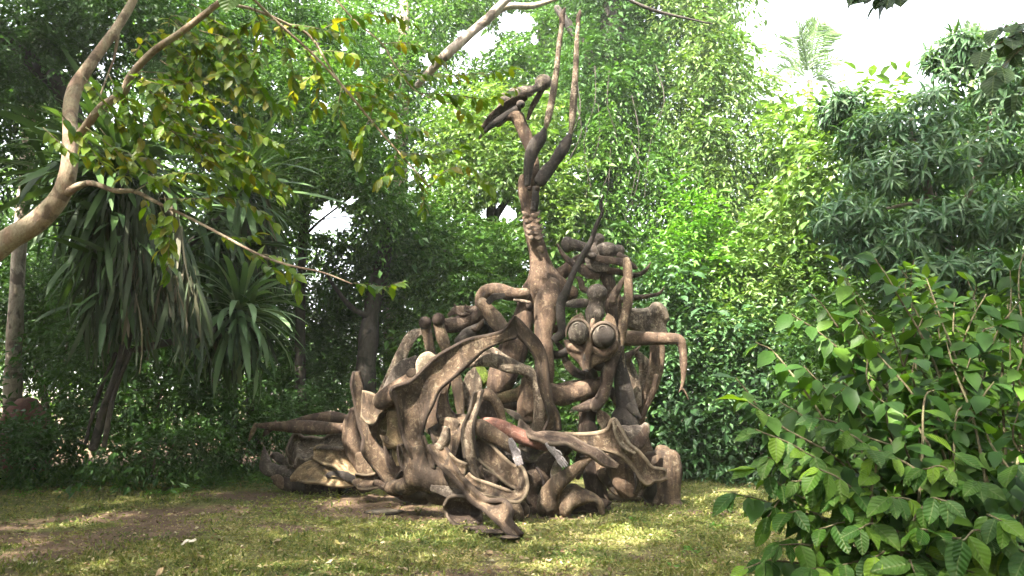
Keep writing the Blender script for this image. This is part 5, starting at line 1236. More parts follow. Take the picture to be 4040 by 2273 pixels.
# broad single leaf blades for the plants near the camera
def broad_leaf(name, length, width, wave, curl, fold, seed, obov=0.0, rows=7):
    r = random.Random(seed)
    vv, ff = [], []
    for i in range(rows + 1):
        u = i / rows
        w = width * 0.5 * math.sin(math.pi * min(1, max(0.0, u ** (0.80 + obov)))) ** 0.72 + (0.0006 if 0 < i < rows else 0.0)
        z = -curl * length * u * u
        for s in (-1, -0.5, 0, 0.5, 1):
            vv.append((s * w, u * length, z + abs(s) * w * fold + (wave * width * math.sin(u * 9 + s * 2 + seed) * abs(s))))
        if i:
            o = i * 5
            for k in range(4): ff.append((o - 5 + k, o - 4 + k, o + k + 1, o + k))
    return np_mesh(name, vv, ff)
def vein_leaf(name, stops, trans, rough, spots=None, spec=0.5, tcol=(1.25, 1.3, 0.45)):
    """blade with a paler midrib and side veins in its own coordinates"""
    m = leaf_mat(name, stops, trans, rough, True, spots, spec, tcol)
    nt = m.node_tree
    b = [n for n in nt.nodes if n.type == 'BSDF_PRINCIPLED'][0]
    src = b.inputs['Base Color'].links[0].from_socket
    tc = N(nt, 'ShaderNodeTexCoord').outputs['Object']
    sp = N(nt, 'ShaderNodeSeparateXYZ'); nt.links.new(tc, sp.inputs[0])
    ab = N(nt, 'ShaderNodeMath', operation='ABSOLUTE'); nt.links.new(sp.outputs['X'], ab.inputs[0])
    mr = ramp(nt, ab.outputs[0], [(0.0, 0.9), (0.0022, 0.0)])
    ma = N(nt, 'ShaderNodeMath', operation='MULTIPLY_ADD'); nt.links.new(ab.outputs[0], ma.inputs[0]); ma.inputs[1].default_value = -0.75; nt.links.new(sp.outputs['Y'], ma.inputs[2])
    wv = N(nt, 'ShaderNodeMath', operation='MULTIPLY'); nt.links.new(ma.outputs[0], wv.inputs[0]); wv.inputs[1].default_value = 330.0
    sn = N(nt, 'ShaderNodeMath', operation='SINE'); nt.links.new(wv.outputs[0], sn.inputs[0])
    vr = ramp(nt, sn.outputs[0], [(0.80, 0.0), (0.99, 0.07)])
    c = mix(nt, mr, src, (0.13, 0.17, 0.06))
    c = mix(nt, vr, c, (0.11, 0.15, 0.05))
    nt.links.new(c, b.inputs['Base Color'])
    bp = N(nt, 'ShaderNodeBump', Strength=0.35, Distance=0.004)
    nt.links.new(sn.outputs[0], bp.inputs['Height']); nt.links.new(bp.outputs['Normal'], b.inputs['Normal'])
    return m
LF_BUSH = vein_leaf('bush_leaf', [(0.020, 0.060, 0.009), (0.032, 0.086, 0.012), (0.056, 0.120, 0.014), (0.030, 0.070, 0.018), (0.085, 0.160, 0.016), (0.13, 0.22, 0.018)], 0.47, 0.46, (14, (0.050, 0.080, 0.014)), spec=0.35)
LF_BUSHS = leaf_mat('bush_leaf_mass', [(0.018, 0.052, 0.009), (0.032, 0.080, 0.012), (0.066, 0.130, 0.016)], 0.44, 0.46, spec=0.35)
LF_AMBER = vein_leaf('yellowing_leaf', [(0.042, 0.098, 0.010), (0.075, 0.140, 0.012), (0.115, 0.180, 0.014), (0.060, 0.120, 0.010), (0.16, 0.130, 0.014), (0.095, 0.155, 0.012)], 0.50, 0.42, (26, (0.12, 0.095, 0.012)), tcol=(1.3, 1.35, 0.3))
LF_AMBERS = leaf_mat('yellowing_leaf_mass', [(0.040, 0.090, 0.009), (0.075, 0.135, 0.012), (0.115, 0.175, 0.014), (0.15, 0.135, 0.015)], 0.50, 0.42, tcol=(1.3, 1.35, 0.3))
def leaf_rot(axis, nrm):
    y = Vector(axis).normalized()
    z = Vector(nrm); z = (z - y * z.dot(y))
    if z.length < 1e-4: z = y.orthogonal()
    z.normalize()
    x = y.cross(z)
    return Matrix((x, y, z)).transposed().to_euler()
def put_leaf(parent, meshes, p, axis, nrm, s, r):
    o = bpy.data.objects.new('leaf', meshes[r.randrange(len(meshes))])
    col.objects.link(o); o.parent = parent
    o.location = Vector(p) - parent.location
    o.rotation_euler = leaf_rot(axis, nrm)
    o.scale = (s, s, s)
    return o
def stem_tube(pts, r0, r1, n=6):
    vv, ff = [], []
    for i, q in enumerate(pts):
        T = (pts[min(i + 1, len(pts) - 1)] - pts[max(i - 1, 0)]).normalized()
        u = T.orthogonal().normalized(); w = T.cross(u)
        rr = r0 + (r1 - r0) * i / max(1, len(pts) - 1)
        o = len(vv)
        for k in range(n):
            a_ = 2 * math.pi * k / n
            vv.append(q + (u * math.cos(a_) + w * math.sin(a_)) * rr)
        if i:
            for k in range(n): ff.append((o - n + k, o - n + (k + 1) % n, o + (k + 1) % n, o + k))
    return vv, ff
def spline(ctrl, per=6):
    A = [2 * ctrl[0] - ctrl[1]] + ctrl + [2 * ctrl[-1] - ctrl[-2]]
    out_ = []
    for i in range(1, len(A) - 2):
        for k in range(per): out_.append(_cr(A[i - 1], A[i], A[i + 1], A[i + 2], k / per))
    return out_ + [A[-2]]
def leafy(parent, stems, meshes, mass_mat, mass_name, gap, hang, seed, maxparts, size, stem_mat, r0=0.006, start=0.15, opposite=True, prio=None):
    """leaves set along thin stems; the nearest become parts of their own, the rest one mass"""
    r = random.Random(seed)
    cand, sv, sf = [], [], []
    for si, ctrl in enumerate(stems):
        pts = spline(ctrl)
        g_ = stem_tube(pts, r0, r0 * 0.35)
        o = len(sv); sv += [q - parent.location for q in g_[0]]; sf += [tuple(i + o for i in t_) for t_ in g_[1]]
        cum = [0.0]
        for a_, b_ in zip(pts, pts[1:]): cum.append(cum[-1] + (b_ - a_).length)
        s = cum[-1] * start; k = 0
        while s < cum[-1] + gap * 0.5:
            ss = min(s, cum[-1] - 1e-4)
            j = max(i for i in range(len(pts) - 1) if cum[i] <= ss)
            f_ = (ss - cum[j]) / max(1e-6, cum[j + 1] - cum[j])
            q = pts[j].lerp(pts[j + 1], f_)
            T = (pts[j + 1] - pts[j]).normalized()
            side = T.cross(Vector((r.gauss(0, .2), r.gauss(0, .2), 1))).normalized()
            end = s >= cum[-1] - gap * 0.5
            for sg in ((1, -1) if opposite else ((1,) if k % 2 else (-1,))):
                ax = T * (1.0 if end else 0.45) + side * sg * (0.35 if end else 0.85) + Vector((0, 0, -hang * r.uniform(0.5, 1.5))) + Vector((r.gauss(0, .2), r.gauss(0, .2), r.gauss(0, .2)))
                nm = Vector((r.gauss(0, .35), -0.55 * hang + r.gauss(0, .35), 1.0))
                cand.append((q, ax, nm, size * r.uniform(0.65, 1.15)))
            s += gap * r.uniform(0.75, 1.25); k += 1
    tag(link_mesh('twigs', np_mesh('twigs', sv, sf), parent, stem_mat), kind='stuff')
    cand.sort(key=lambda c_: (prio(c_[0]) if prio else (c_[0] - CAM).length))
    for c_ in cand[:maxparts]: put_leaf(parent, meshes, *c_, r)
    rest = cand[maxparts:]
    if rest:
        rr = np.random.default_rng(seed)
        pos = np.array([c_[0] for c_ in rest]); ax = np.array([c_[1] for c_ in rest]); nm = np.array([c_[2] for c_ in rest]); sz = np.array([c_[3] for c_ in rest])
        l0 = max(v.co.y for v in meshes[0].vertices); w0 = 2 * max(v.co.x for v in meshes[0].vertices)
        v, f = blades(T_MID, pos, ax, nm, sz * l0, sz * w0)
        tag(link_mesh(mass_name, np_mesh(mass_name, v - np.array(parent.location), f, True, np.repeat(rr.random(len(pos)), 8)), parent, mass_mat), kind='stuff')
def inview(q):
    x, y = project(np.array([q]))
    v = (q - CAM).length
    return v + (0 if (-60 < x[0] < 4100 and -60 < y[0] < 2330) else 100)

# ---- near bush on the right
BL = [broad_leaf('bush_leaf_blade', l, w, wv, c, fo, s) for l, w, wv, c, fo, s in ((.150, .082, .05, .18, .22, 1), (.135, .078, .07, .28, .15, 2), (.165, .080, .05, .10, .28, 3), (.120, .072, .06, .35, .10, 4), (.145, .086, .08, .22, .32, 5))]
for me in BL: me.materials.append(LF_BUSH)
bush = thing('broad_leaved_bush', foot(2330, 3.6), 'near bush with large dark oval leaves filling the lower right corner', 'bush')
BK_TWIG = bark('twig_brown', (0.13, 0.105, 0.06), (0.16, 0.15, 0.08), (0.06, 0.045, 0.03), 6)
rb = random.Random(12)
BUSH_TIPS = [(1850, 950, 3.5), (1845, 1240, 3.4), (1870, 1430, 3.3), (1900, 860, 3.7), (1990, 790, 3.7), (2040, 740, 3.8), (2130, 700, 3.7), (2200, 650, 3.8), (2260, 720, 3.9), (1880, 1010, 3.4), (1900, 1080, 3.3), (1930, 1150, 3.3),
             (1960, 1010, 3.5), (2020, 920, 3.5), (2080, 850, 3.6), (2150, 800, 3.6), (2050, 1050, 3.3), (2010, 1130, 3.2), (1980, 1290, 3.2), (1960, 1370, 3.2), (2060, 1180, 3.1), (2120, 960, 3.4), (2180, 900, 3.5), (2240, 830, 3.7), (2110, 1080, 3.2),
             (2320, 800, 3.8), (2300, 900, 3.5), (2380, 860, 3.7), (2230, 1000, 3.3), (2190, 1130, 3.1), (2100, 1250, 3.1), (2060, 1330, 3.1), (2040, 1430, 3.1), (2160, 1330, 3.0), (2270, 1090, 3.2), (2350, 980, 3.4), (2440, 900, 3.6), (2500, 820, 3.7), (2560, 760, 3.8),
             (2420, 1020, 3.3), (2500, 960, 3.4), (2570, 900, 3.5), (2320, 1180, 3.1), (2240, 1250, 3.0), (2200, 1400, 3.0), (2310, 1330, 2.9), (2400, 1140, 3.1), (2480, 1080, 3.2), (2560, 1040, 3.2), (2380, 1260, 2.9), (2460, 1210, 3.0), (2550, 1170, 3.0), (2420, 1360, 2.8), (2520, 1310, 2.8), (2590, 1400, 2.8), (2480, 740, 3.9), (2540, 680, 4.0), (2580, 620, 4.1), (2400, 760, 3.9), (2330, 700, 4.0), (2540, 850, 3.6), (1930, 1300, 3.3), (1900, 1180, 3.3), (1990, 1210, 3.2), (2300, 1440, 2.9), (2120, 1420, 3.1), (2450, 1440, 2.8)]
stems = []
for (x, y, d) in BUSH_TIPS:
    tip = DP(x, y, d)
    root = Vector((bush.location.x + rb.gauss(0.15, 0.28), 3.55 + rb.gauss(0, 0.25), 0.0))
    midp = root.lerp(tip, 0.55) + Vector((rb.gauss(0.05, .06), rb.gauss(0, .06), 0.22 + 0.1 * rb.random()))
    near_tip = root.lerp(tip, 0.85) + Vector((0, 0, 0.14 + rb.gauss(0, .03)))
    stems.append([root, midp, near_tip, tip])
leafy(bush, stems, BL, LF_BUSHS, 'leaf_mass', 0.062, 0.85, 31, 300, 0.86, BK_TWIG, 0.008, 0.36, True, inview)
# a second, lighter shrub just behind it
bush2 = thing('light_leaved_shrub', foot(2420, 6.4), 'lighter green shrub right behind the near bush at the right border', 'shrub')
tips2 = [(2080 + 500 * rb.random(), 650 + 370 * rb.random() ** 1.2, 6.2 + rb.gauss(0, .4)) for _ in range(56)] + [(2380 + 180 * rb.random(), 1050 + 200 * rb.random(), 5.6) for _ in range(16)]
stems = []
for (x, y, d) in tips2:
    tip = DP(x, y, d); root = Vector((bush2.location.x + rb.gauss(0, .5), 6.4 + rb.gauss(0, .3), 0))
    stems.append([root, root.lerp(tip, .5) + Vector((rb.gauss(0, .1), 0, .3)), root.lerp(tip, .85) + Vector((0, 0, .16)), tip])
L2 = leaf_mat('light_shrub_leaf', [(0.044, 0.099, 0.012), (0.073, 0.151, 0.015), (0.116, 0.198, 0.020)], 0.42, 0.4)
BL2 = [broad_leaf('shrub_leaf_blade', .14, .065, .05, .2, .2, 8), broad_leaf('shrub_leaf_blade', .12, .06, .05, .3, .15, 9)]
L2o = vein_leaf('light_shrub_leaf_single', [(0.044, 0.099, 0.012), (0.073, 0.151, 0.015), (0.116, 0.198, 0.020)], 0.42, 0.4)
for me in BL2: me.materials.append(L2o)
leafy(bush2, stems, BL2, L2, 'leaf_mass', 0.085, 0.5, 32, 120, 1.0, BK_TWIG, 0.009, 0.4, True, inview)

# ---- crooked pinkish tree at the left with its yellowing leaves
lt = thing('crooked_tree', (-4.4, 4.6, 0), 'crooked smooth tree with pinkish bark and yellowing leaves leaning in from the left border', 'tree')
trunk('trunk', lt, BK_PINK, [(-560, 1290, 37.84, 4.6), (-330, 1000, 36.12, 4.6), (-140, 760, 32.68, 4.6), (0, 620, 27.52, 4.6), (90, 560, 24.94, 4.6), (150, 495, 22.36, 4.6), (172, 430, 20.64, 4.6), (178, 350, 18.92, 4.65), (176, 290, 17.20, 4.7), (188, 225, 17.20, 4.75), (225, 165, 14.62, 4.8), (265, 110, 12.90, 4.85), (300, 60, 11.18, 4.9), (335, 0, 9.46, 4.95), (380, -110, 6.88, 5)], n=16, per=6, wob=0.06)
LIMBS = [[(180, 362, 10.32, 4.66), (215, 320, 10.32, 4.6), (255, 270, 10.32, 4.5), (310, 232, 10.32, 4.4), (330, 190, 9.46, 4.35), (385, 130, 9.03, 4.25), (450, 85, 8.60, 4.15), (510, 40, 8.60, 4.1), (560, 0, 7.74, 4.05), (680, -90, 6.02, 4)],
         [(165, 488, 11.18, 4.6), (200, 466, 8.60, 4.5), (235, 462, 7.31, 4.4), (290, 480, 6.88, 4.35), (340, 482, 6.02, 4.3), (400, 512, 4.73, 4.25), (470, 545, 3.87, 4.2), (560, 592, 3.44, 4.15), (650, 640, 3.01, 4.1), (730, 668, 2.58, 4.1), (810, 685, 2.24, 4.1), (885, 714, 1.89, 4.1)],
         [(560, 8, 4.30, 4.1), (640, 25, 4.30, 4.3), (720, 60, 3.87, 4.5), (780, 92, 3.44, 4.6), (830, 170, 2.58, 4.6), (870, 230, 2.24, 4.6)],
         [(600, -40, 4.30, 4.2), (690, 50, 3.87, 4.4), (780, 130, 3.44, 4.5), (860, 215, 3.10, 4.6), (930, 300, 2.58, 4.7), (1000, 380, 2.06, 4.7), (1080, 470, 1.38, 4.7)],
         [(830, -20, 2.58, 4.8), (890, 50, 2.41, 4.8), (960, 110, 2.24, 4.8), (1000, 175, 1.98, 4.8), (1055, 235, 1.72, 4.8), (1150, 265, 1.38, 4.8)],
         [(300, 60, 5.16, 4.9), (288, 140, 3.44, 4.9), (270, 190, 2.58, 4.9), (252, 240, 2.15, 4.8)]]
for q in LIMBS: trunk('limb', lt, BK_PINK, q, n=9, per=5, wob=0.05)
TW = [[(385, 130), (430, 100), (520, 110)], [(420, 105), (470, 160), (480, 230)], [(330, 190), (420, 215), (520, 200)], [(345, 180), (420, 250), (470, 320)], [(310, 232), (340, 300), (355, 360)], [(255, 270), (330, 330), (370, 400)], [(300, 240), (420, 300), (520, 330), (600, 350)], [(470, 80), (540, 140), (600, 210), (630, 260)],
      [(520, 40), (590, 90), (620, 160)], [(215, 320), (300, 380), (380, 400)], [(350, 180), (440, 190), (560, 250), (640, 300)], [(400, 300), (480, 370), (560, 430)], [(470, 330), (560, 360), (660, 420), (740, 490)], [(340, 480), (420, 440), (500, 440), (570, 470)], [(400, 500), (500, 500), (600, 500), (690, 560)],
      [(560, 592), (600, 600), (640, 590)], [(600, 612), (640, 640), (700, 690)], [(660, 640), (700, 650), (740, 690), (750, 730)], [(400, 512), (425, 590), (420, 680)], [(440, 530), (410, 600), (400, 640)], [(890, 712), (940, 718), (985, 722)], [(975, 722), (1000, 712), (1015, 708)], [(360, 490), (385, 560), (400, 590)],
      [(720, 60), (790, 70), (870, 90)], [(780, 92), (840, 60), (920, 40)], [(700, 50), (720, 120), (740, 200)], [(760, 110), (800, 190), (800, 270)], [(860, 215), (850, 290), (880, 350)], [(860, 215), (940, 220), (1020, 240)], [(870, 230), (930, 240), (990, 300)], [(930, 300), (900, 360), (910, 430)], [(930, 300), (1000, 310), (1070, 330)], [(1000, 380), (990, 420), (960, 450)], [(1000, 380), (1080, 390), (1160, 370)], [(1080, 470), (1120, 430), (1180, 420), (1235, 470)],
      [(890, 50), (960, 30), (1040, 60)], [(960, 110), (1030, 110), (1110, 150)], [(1000, 175), (1100, 190), (1200, 185), (1290, 172)], [(1055, 235), (1150, 240), (1240, 250), (1300, 215)], [(1150, 265), (1180, 300), (1200, 320)], [(800, 180), (740, 230), (720, 280)], [(640, 20), (660, 80), (650, 150)], [(930, 300), (960, 200), (1040, 190)], [(1040, 420), (1060, 480), (1070, 530)], [(690, 50), (620, 60), (560, 90)], [(780, 130), (850, 130), (920, 150)]]
stems = []
rl = random.Random(6)
for q in TW + [[(x_ + dx_ + rl.gauss(0, 10), y_ + dy_ + rl.gauss(0, 10)) for x_, y_ in q_] for q_ in TW if q_[0][1] < 480 and q_[0][0] < 560 for dx_, dy_ in ((rl.gauss(0, 48), rl.gauss(8, 40)), (rl.gauss(0, 60), rl.gauss(-10, 45)))]:
    d0 = 4.25 if q[0][0] < 700 else 4.65
    d0 += rl.gauss(0, 0.12)
    stems.append([DP(x, y, d0 + rl.gauss(0, 0.05)) for x, y in q])
AL = [broad_leaf('yellowing_leaf_blade', l, w, wv, c, fo, s, ob) for l, w, wv, c, fo, s, ob in ((.098, .046, .06, .25, .25, 11, .15), (.086, .040, .08, .4, .15, 12, .2), (.105, .050, .05, .15, .3, 13, .1), (.075, .036, .08, .45, .2, 14, .2))]
for me in AL: me.materials.append(LF_AMBER)
leafy(lt, stems, AL, LF_AMBERS, 'leaf_mass', 0.040, 0.45, 41, 300, 1.0, BK_TWIG, 0.004, 0.12, True, lambda q: rl.random() + (0 if inview(q) < 50 else 10))

# ---- leaves hanging in at the top right and top left
world_tube('trunk', ot, BK_MID, [(5.2, 1.2, -0.1, .3), (5.1, 1.0, 3, .26), (4.6, .8, 6, .22), (3.6, .4, 8.5, .16), (2.4, 0, 10.5, .09)])
world_tube('limb', ot, BK_MID, [(5.1, 1.05, 3, .16), (4.8, 1.8, 4.2, .13), (4.2, 2.6, 5, .09), (3.4, 3.6, 5.4, .05), (2.6, 4.3, 5.3, .03)])
HL = [broad_leaf('round_leaf_blade', .135, .12, .05, .2, .2, 21), broad_leaf('round_leaf_blade', .12, .105, .06, .3, .15, 22)]
LF_ROUND = vein_leaf('round_dark_leaf', [(0.019, 0.042, 0.015), (0.029, 0.054, 0.019), (0.039, 0.069, 0.023)], 0.25, 0.4)
for me in HL: me.materials.append(LF_ROUND)
st = [[DP(2330, -70, 3.6), DP(2250, -45, 3.6), DP(2160, -15, 3.6)], [DP(2330, -70, 3.6), DP(2260, -20, 3.6), DP(2215, 0, 3.6)], [DP(2640, 40, 3.6), DP(2540, 95, 3.6), DP(2470, 130, 3.6)], [DP(2640, 60, 3.6), DP(2560, 130, 3.6), DP(2500, 190, 3.6)], [DP(2650, 40, 3.6), DP(2570, 60, 3.6), DP(2510, 70, 3.6)], [DP(2650, 150, 3.6), DP(2600, 190, 3.6), DP(2560, 240, 3.6)],
      [Vector((2.6, 4.3, 5.3)), DP(2450, -200, 4.0), DP(2330, -70, 3.6)], [Vector((3.4, 3.6, 5.4)), DP(2760, -100, 3.8), DP(2640, 40, 3.6)]]
leafy(ot, st, HL, LF_BUSHS, 'leaf_mass', 0.075, 0.8, 51, 120, 0.8, BK_TWIG, 0.006, 0.25)
tl = put_leaf(lt, [broad_leaf('broad_leaf_blade', .16, .12, .03, .1, .15, 33)], DP(590, -45, 3.3), (-0.15, -0.2, -1), (0.1, -1, 0.2), 1.0, rl)
tl.data.materials.append(LF_BUSH)

# ================================================================ FLOOR OF THE CLEARING
LF_WEED = leaf_mat('lawn_weed', [(0.046, 0.076, 0.014), (0.105, 0.130, 0.026), (0.185, 0.185, 0.055), (0.26, 0.22, 0.105)], 0.32, 0.6)
r = np.random.default_rng(5)
def ground_pts(n, d0, d1, half=0.78, pw=1.0):
    th = r.uniform(-half, half, n)
    d = 1.0 / r.uniform(1 / d1, 1 / d0, n)
    return np.tan(th) * d, d
n = 420000
x, y = ground_pts(n, 5.4, 16.5)
sm = soil_mask(x, y)
pk = np.clip(0.55 + 0.9 * (fbm(x, y, 3.0, 7) - 0.5) * 2 - 0.75 * sm, 0.06, 1)
k = r.random(n) < pk
x, y, sm = x[k], y[k], sm[k]
pos = np.stack([x, y, ground_z(x, y) + r.random(len(x)) * 0.02], 1)
ax = r.normal(0, 1, (len(x), 3)); ax[:, 2] = r.normal(0.4, 0.4, len(x))
ln = (0.018 + 0.030 * r.random(len(x)) ** 2) * (1 + 0.02 * y)
nm = np.array([0, 0, 1.0]) + r.normal(0, 0.45, (len(x), 3))
v, f = blades(T_SMALL, pos, ax, nm, ln, ln * r.uniform(0.25, 0.6, len(x)))
rv = np.clip(0.45 + 0.45 * (fbm(x, y, 1.1, 4) - 0.5) * 3 + r.normal(0, 0.22, len(x)), 0, 1)
tag(link_mesh('lawn_weeds', np_mesh('lawn_weeds', v, f, False, np.repeat(rv, 4)), None, LF_WEED), 'low creeping weeds and dry grass of the lawn', None, None, 'stuff')
n = 90000
x, y = ground_pts(n, 5.4, 15.5)
pk = np.clip(0.15 + 1.3 * (fbm(x, y, 1.4, 13) - 0.45) * 2 - 0.5 * soil_mask(x, y), 0.02, 1)
k = r.random(n) < pk
x, y = x[k], y[k]
pos = np.stack([x, y, ground_z(x, y)], 1)
ax = r.normal(0, 0.55, (len(x), 3)); ax[:, 2] = 0.55 + 0.5 * r.random(len(x))
ln = 0.03 + 0.075 * r.random(len(x)) ** 2.5
v, f = blades(T_SMALL, pos, ax, r.normal(0, 1, (len(x), 3)), ln, ln * r.uniform(0.12, 0.3, len(x)))
tag(link_mesh('grass', np_mesh('grass', v, f, False, np.repeat(np.clip(0.3 + r.normal(0.15, 0.22, len(x)), 0, 1), 4)), None, LF_WEED), 'short upright grass blades between the lawn weeds', None, None, 'stuff')
n = 30000
x, y = ground_pts(n, 5.4, 15.0)
pos = np.stack([x, y, ground_z(x, y) + 0.012 + 0.02 * r.random(n)], 1)
ax = r.normal(0, 1, (n, 3)); ax[:, 2] *= 0.25
ln = 0.018 + 0.05 * r.random(n) ** 4
v, f = blades(T_MID, pos, ax, np.array([0, 0, 1.0]) + r.normal(0, 0.5, (n, 3)), ln, ln * r.uniform(0.3, 0.6, n))
LF_LITTER = leaf_mat('leaf_litter', [(0.06, 0.035, 0.02), (0.13, 0.085, 0.045), (0.22, 0.17, 0.09), (0.30, 0.26, 0.17)], 0.15, 0.7, spec=0.2)
tag(link_mesh('leaf_litter', np_mesh('leaf_litter', v, f, False, np.repeat(r.random(n), 8)), None, LF_LITTER), 'crumbled dry leaf litter strewn over the lawn', None, None, 'stuff')
# taller ground cover at the shaded edges
n = 5200
x = r.uniform(-9.5, 8.5, n); y = r.uniform(12.2, 15.5, n)
edge = np.where(x < -2.5, 13.0 + 0.35 * np.sin(x * 1.7), np.where(x < 3.2, 14.4, 13.6 - 0.28 * (x - 3.2)))
k = (y > edge + r.normal(0, 0.25, n)) & (np.abs(x - 0.2) + 0 * y > np.where(y < 13.6, 3.6, 0))
x, y = x[k], y[k]
base = np.stack([x, y, ground_z(x, y)], 1)
dr_ = np.stack([r.normal(0, .6, len(x)), r.normal(-.2, .6, len(x)), 0.5 + r.random(len(x))], 1)
p, a, nn, ln, rv = sprays(base, dr_, 7, 0.045, 0.085, .45, .4, T_SMALL, r=r)
v, f = blades(T_SMALL, p, a, nn, ln, ln * .45)
tag(link_mesh('ground_cover', np_mesh('ground_cover', v, f, False, np.repeat(rv, 4)), None, LF_MID), 'leafy ground cover along the shaded edge of the lawn', None, None, 'stuff')
# weeds pressed up against the foot of the sculpture
n = 900
th = r.uniform(0, 6.283, n)
x = -0.1 + np.cos(th) * 3.0 * (0.86 + 0.3 * r.random(n)); y = 10.7 + np.sin(th) * 1.7 * (0.86 + 0.35 * r.random(n))
base = np.stack([x, y, ground_z(x, y)], 1)
dr_ = np.stack([r.normal(0, .7, n), r.normal(0, .7, n), 0.35 + r.random(n)], 1)
p, a, nn, ln, rv = sprays(base, dr_, 5, 0.03, 0.055, .45, .4, T_SMALL, r=r)
v, f = blades(T_SMALL, p, a, nn, ln, ln * .45)
tag(link_mesh('creeping_weeds', np_mesh('creeping_weeds', v, f, False, np.repeat(rv, 4)), None, LF_WEED), 'small creeping weeds round the foot of the sculpture', None, None, 'stuff')
# seedlings and ferns one can tell apart
def plant(name, label, cat, x, d, n, leaf, mat, asp=.4, group=None, rise=0.8, k=7, tm=T_MID, droop=.6):
    t = thing(name, foot(x, d), label, cat, group)
    q = np.stack([r.normal(0, .02, n), r.normal(0, .02, n), np.zeros(n)], 1) + np.array(t.location)
    az = np.arange(n) * 2.4
    dd = np.stack([np.cos(az), np.sin(az), rise * (0.5 + r.random(n))], 1)
    p, a, nn, ln, rv = sprays(q, dd, k, leaf * .5, leaf, asp, droop, tm, r=r)
    keep = p[:, 2] > 0
    v, f = blades(tm, p[keep], a[keep], nn[keep], ln[keep], ln[keep] * asp)
    link_mesh('foliage', np_mesh('foliage', v - np.array(t.location), f, False, np.repeat(rv[keep], len(tm[0]))), t, mat)
    return t
for lab, x, d in (('bright fern in the dark undergrowth at the foot of the strap-leaved plant', 415, 12.2), ('low fern at the left lawn edge below the leaning stems', 190, 12.6), ('fern on the far left at the lawn edge', 60, 12.2), ('fern beside the shaded shrub near the stretched-out sculpted legs', 560, 13.2)):
    plant('fern', lab, 'fern', x, d, 13, .07, SM[4], .3, 'ferns at the lawn edge', .7, 16, T_SMALL, .9)
for lab, x, d in (('spiky young plant standing in front of the strap-leaved plant', 480, 12.0), ('seedling with upright leaves at the lawn edge, left', 300, 12.4)):
    plant('seedling', lab, 'seedling', x, d, 8, .2, SM[1], .2, 'seedlings at the lawn edge', 2.2, 3, T_LANCE, .2)
for lab, x, d in (('small leafy weed in the lawn right of the sculpture', 1735, 7.9), ('weed with broad leaves near the tip of the near bush', 1700, 7.3), ('green weed tuft in front of the sculpted front foot', 1080, 7.6), ('green weed patch below the sculpture, left of the front foot', 1000, 8.0), ('weed tuft on the lawn below the strap-leaved plant', 330, 10.6), ('weed tuft on bare earth in the lower left', 190, 7.1), ('tuft at the right foot of the sculpture', 1600, 9.6), ('weed tuft on the right lawn near the shrub edge', 1800, 9.2), ('broad weed under the near bush', 1800, 6.9), ('weed near the bottom border right of the middle', 1480, 6.8)):
    plant('weed', lab, 'weed', x, d, 16, .055, SM[4] if x > 1500 else LF_WEED, .5, 'leafy weeds in the lawn', .5, 5)
# fallen leaves
FLM = vein_leaf('fallen_leaf_dry', [(0.16, 0.10, 0.055), (0.26, 0.21, 0.13), (0.34, 0.30, 0.22), (0.24, 0.20, 0.05), (0.12, 0.07, 0.04)], 0.15, 0.6)
FB = [broad_leaf('fallen_leaf_blade', .12, .07, .12, -.25, .35, 61), broad_leaf('fallen_leaf_blade', .09, .05, .1, .3, .3, 62), broad_leaf('fallen_leaf_blade', .10, .065, .15, -.1, .1, 63)]
for me in FB: me.materials.append(FLM)
rf = random.Random(3)
for i in range(70):
    d = 1 / rf.uniform(1 / 13, 1 / 6.5)
    x = rf.uniform(-0.62, 0.5) * d
    if 8.4 < d < 12.6 and abs(x) < 3.3: continue
    o = bpy.data.objects.new('fallen_leaf', FB[i % 3]); col.objects.link(o)
    o.location = (x, d, float(ground_z(x, d)) + 0.035)
    o.rotation_euler = (rf.gauss(0, .25), rf.gauss(0, .25), rf.uniform(0, 6.28))
    s = rf.uniform(.6, 1.1); o.scale = (s, s, s)
    tag(o, 'small dry fallen leaf lying loose on the worn lawn', 'fallen leaf', 'dry leaves scattered on the lawn')
bigl = bpy.data.objects.new('fallen_leaf', broad_leaf('fallen_leaf_blade', .16, .10, .12, -.15, .3, 64)); col.objects.link(bigl)
bigl.data.materials.append(leaf_mat('fallen_leaf_pale', [(0.42, 0.36, 0.29), (0.5, 0.44, 0.36)], .1, .7, True))
q = P(735, 2168, gd(2168)); bigl.location = (q.x - .06, q.y, q.z + .05); bigl.rotation_euler = (.15, .2, -1.5)
tag(bigl, 'largest pale curled leaf on the lawn at the lower left', 'fallen leaf')
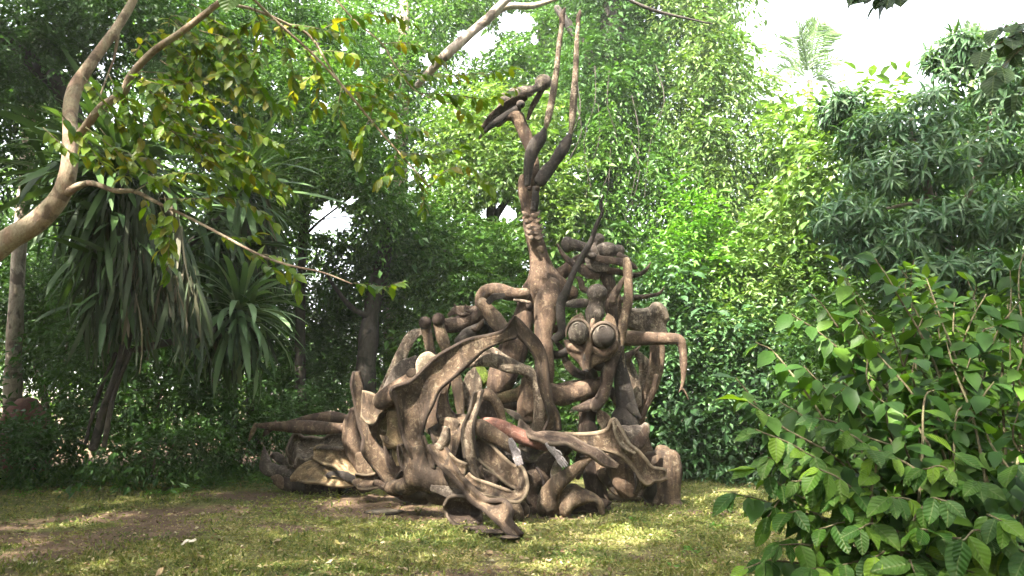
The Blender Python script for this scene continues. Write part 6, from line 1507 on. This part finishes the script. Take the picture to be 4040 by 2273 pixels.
# stone flush in the lawn, sunlit ground painted as an ochre slab, the clay mound
def rock(name, label, cat, p, sx, sy, sz, mat, seed, lift=0.0):
    vv, ff = [], []
    for i in range(9):
        ph = math.pi * i / 8
        for k in range(14):
            th = 2 * math.pi * k / 14
            q = Vector((math.sin(ph) * math.cos(th), math.sin(ph) * math.sin(th), math.cos(ph)))
            s = 1 + 0.35 * mnoise.noise(q * 1.6 + Vector((seed, seed * .7, 0)))
            vv.append((q.x * sx * s, q.y * sy * s, q.z * sz * s + lift))
    for i in range(8):
        for k in range(14): ff.append((i * 14 + k, i * 14 + (k + 1) % 14, (i + 1) * 14 + (k + 1) % 14, (i + 1) * 14 + k))
    me = np_mesh(name, vv, ff)
    bm = bmesh.new(); bm.from_mesh(me); bmesh.ops.remove_doubles(bm, verts=bm.verts, dist=1e-5); bm.to_mesh(me); bm.free()
    o = link_mesh(name, me, None, mat)
    o.location = p
    return tag(o, label, cat)
M_STONE = cement('stone_grey_brown', (0.13, 0.105, 0.08), (0.22, 0.19, 0.15), (0.06, 0.05, 0.04), .3, .3, .3)
M_CLAYRED = cement('clay_red_brown', (0.17, 0.075, 0.058), (0.24, 0.14, 0.11), (0.08, 0.04, 0.034), .1, .3)
for lab, x, y, sx, sy in (('mossy flat stone on the lawn left of the sculpture', 1520, 2020, .26, .17),):
    q = P(x, y, gd(y)); rock('flat_stone', lab, 'stone', (q.x, q.y, -0.005), sx, sy, .04, M_STONE, x * .1)
q = P(2420, 1965, gd(1985)); rock('flat_stone', 'sunlit ground between the sculpture and its right foot, light put into an ochre slab', 'stone', (q.x, q.y + .5, 0.02), .75, .3, .10, M_OCHRE, 2.2)  # sunlit patch built as a low slab; its ochre carries the light
rock('clay_mound', 'rounded reddish clay mound half hidden at the far left', 'mound', DP(70, 1015, 14.6) * 1.0, .46, .40, .85, M_CLAYRED, 3.3)
o = bpy.data.objects['clay_mound']; o.location.z = 0.60

# ================================================================ DAMP AIR OVER THE CLEARING
hm, hnt, hout = new_mat('damp_air')
pv = N(hnt, 'ShaderNodeVolumePrincipled', Density=0.0010, Anisotropy=0.3)
pv.inputs['Color'].default_value = (0.93, 0.97, 0.95, 1)
hnt.links.new(pv.outputs['Volume'], hout.inputs['Volume'])
hx = 905.0
hv = [(sx * hx, sy * hx, z) for z in (-1.2, 16.0) for sx, sy in ((-1, -1), (1, -1), (1, 1), (-1, 1))]
hz = link_mesh('haze', np_mesh('haze', hv, [(3, 2, 1, 0), (4, 5, 6, 7), (0, 1, 5, 4), (1, 2, 6, 5), (2, 3, 7, 6), (3, 0, 4, 7)], False), None, hm)
tag(hz, 'thin damp haze lying in the clearing', None, None, 'stuff')
cy.volume_bounces = 1
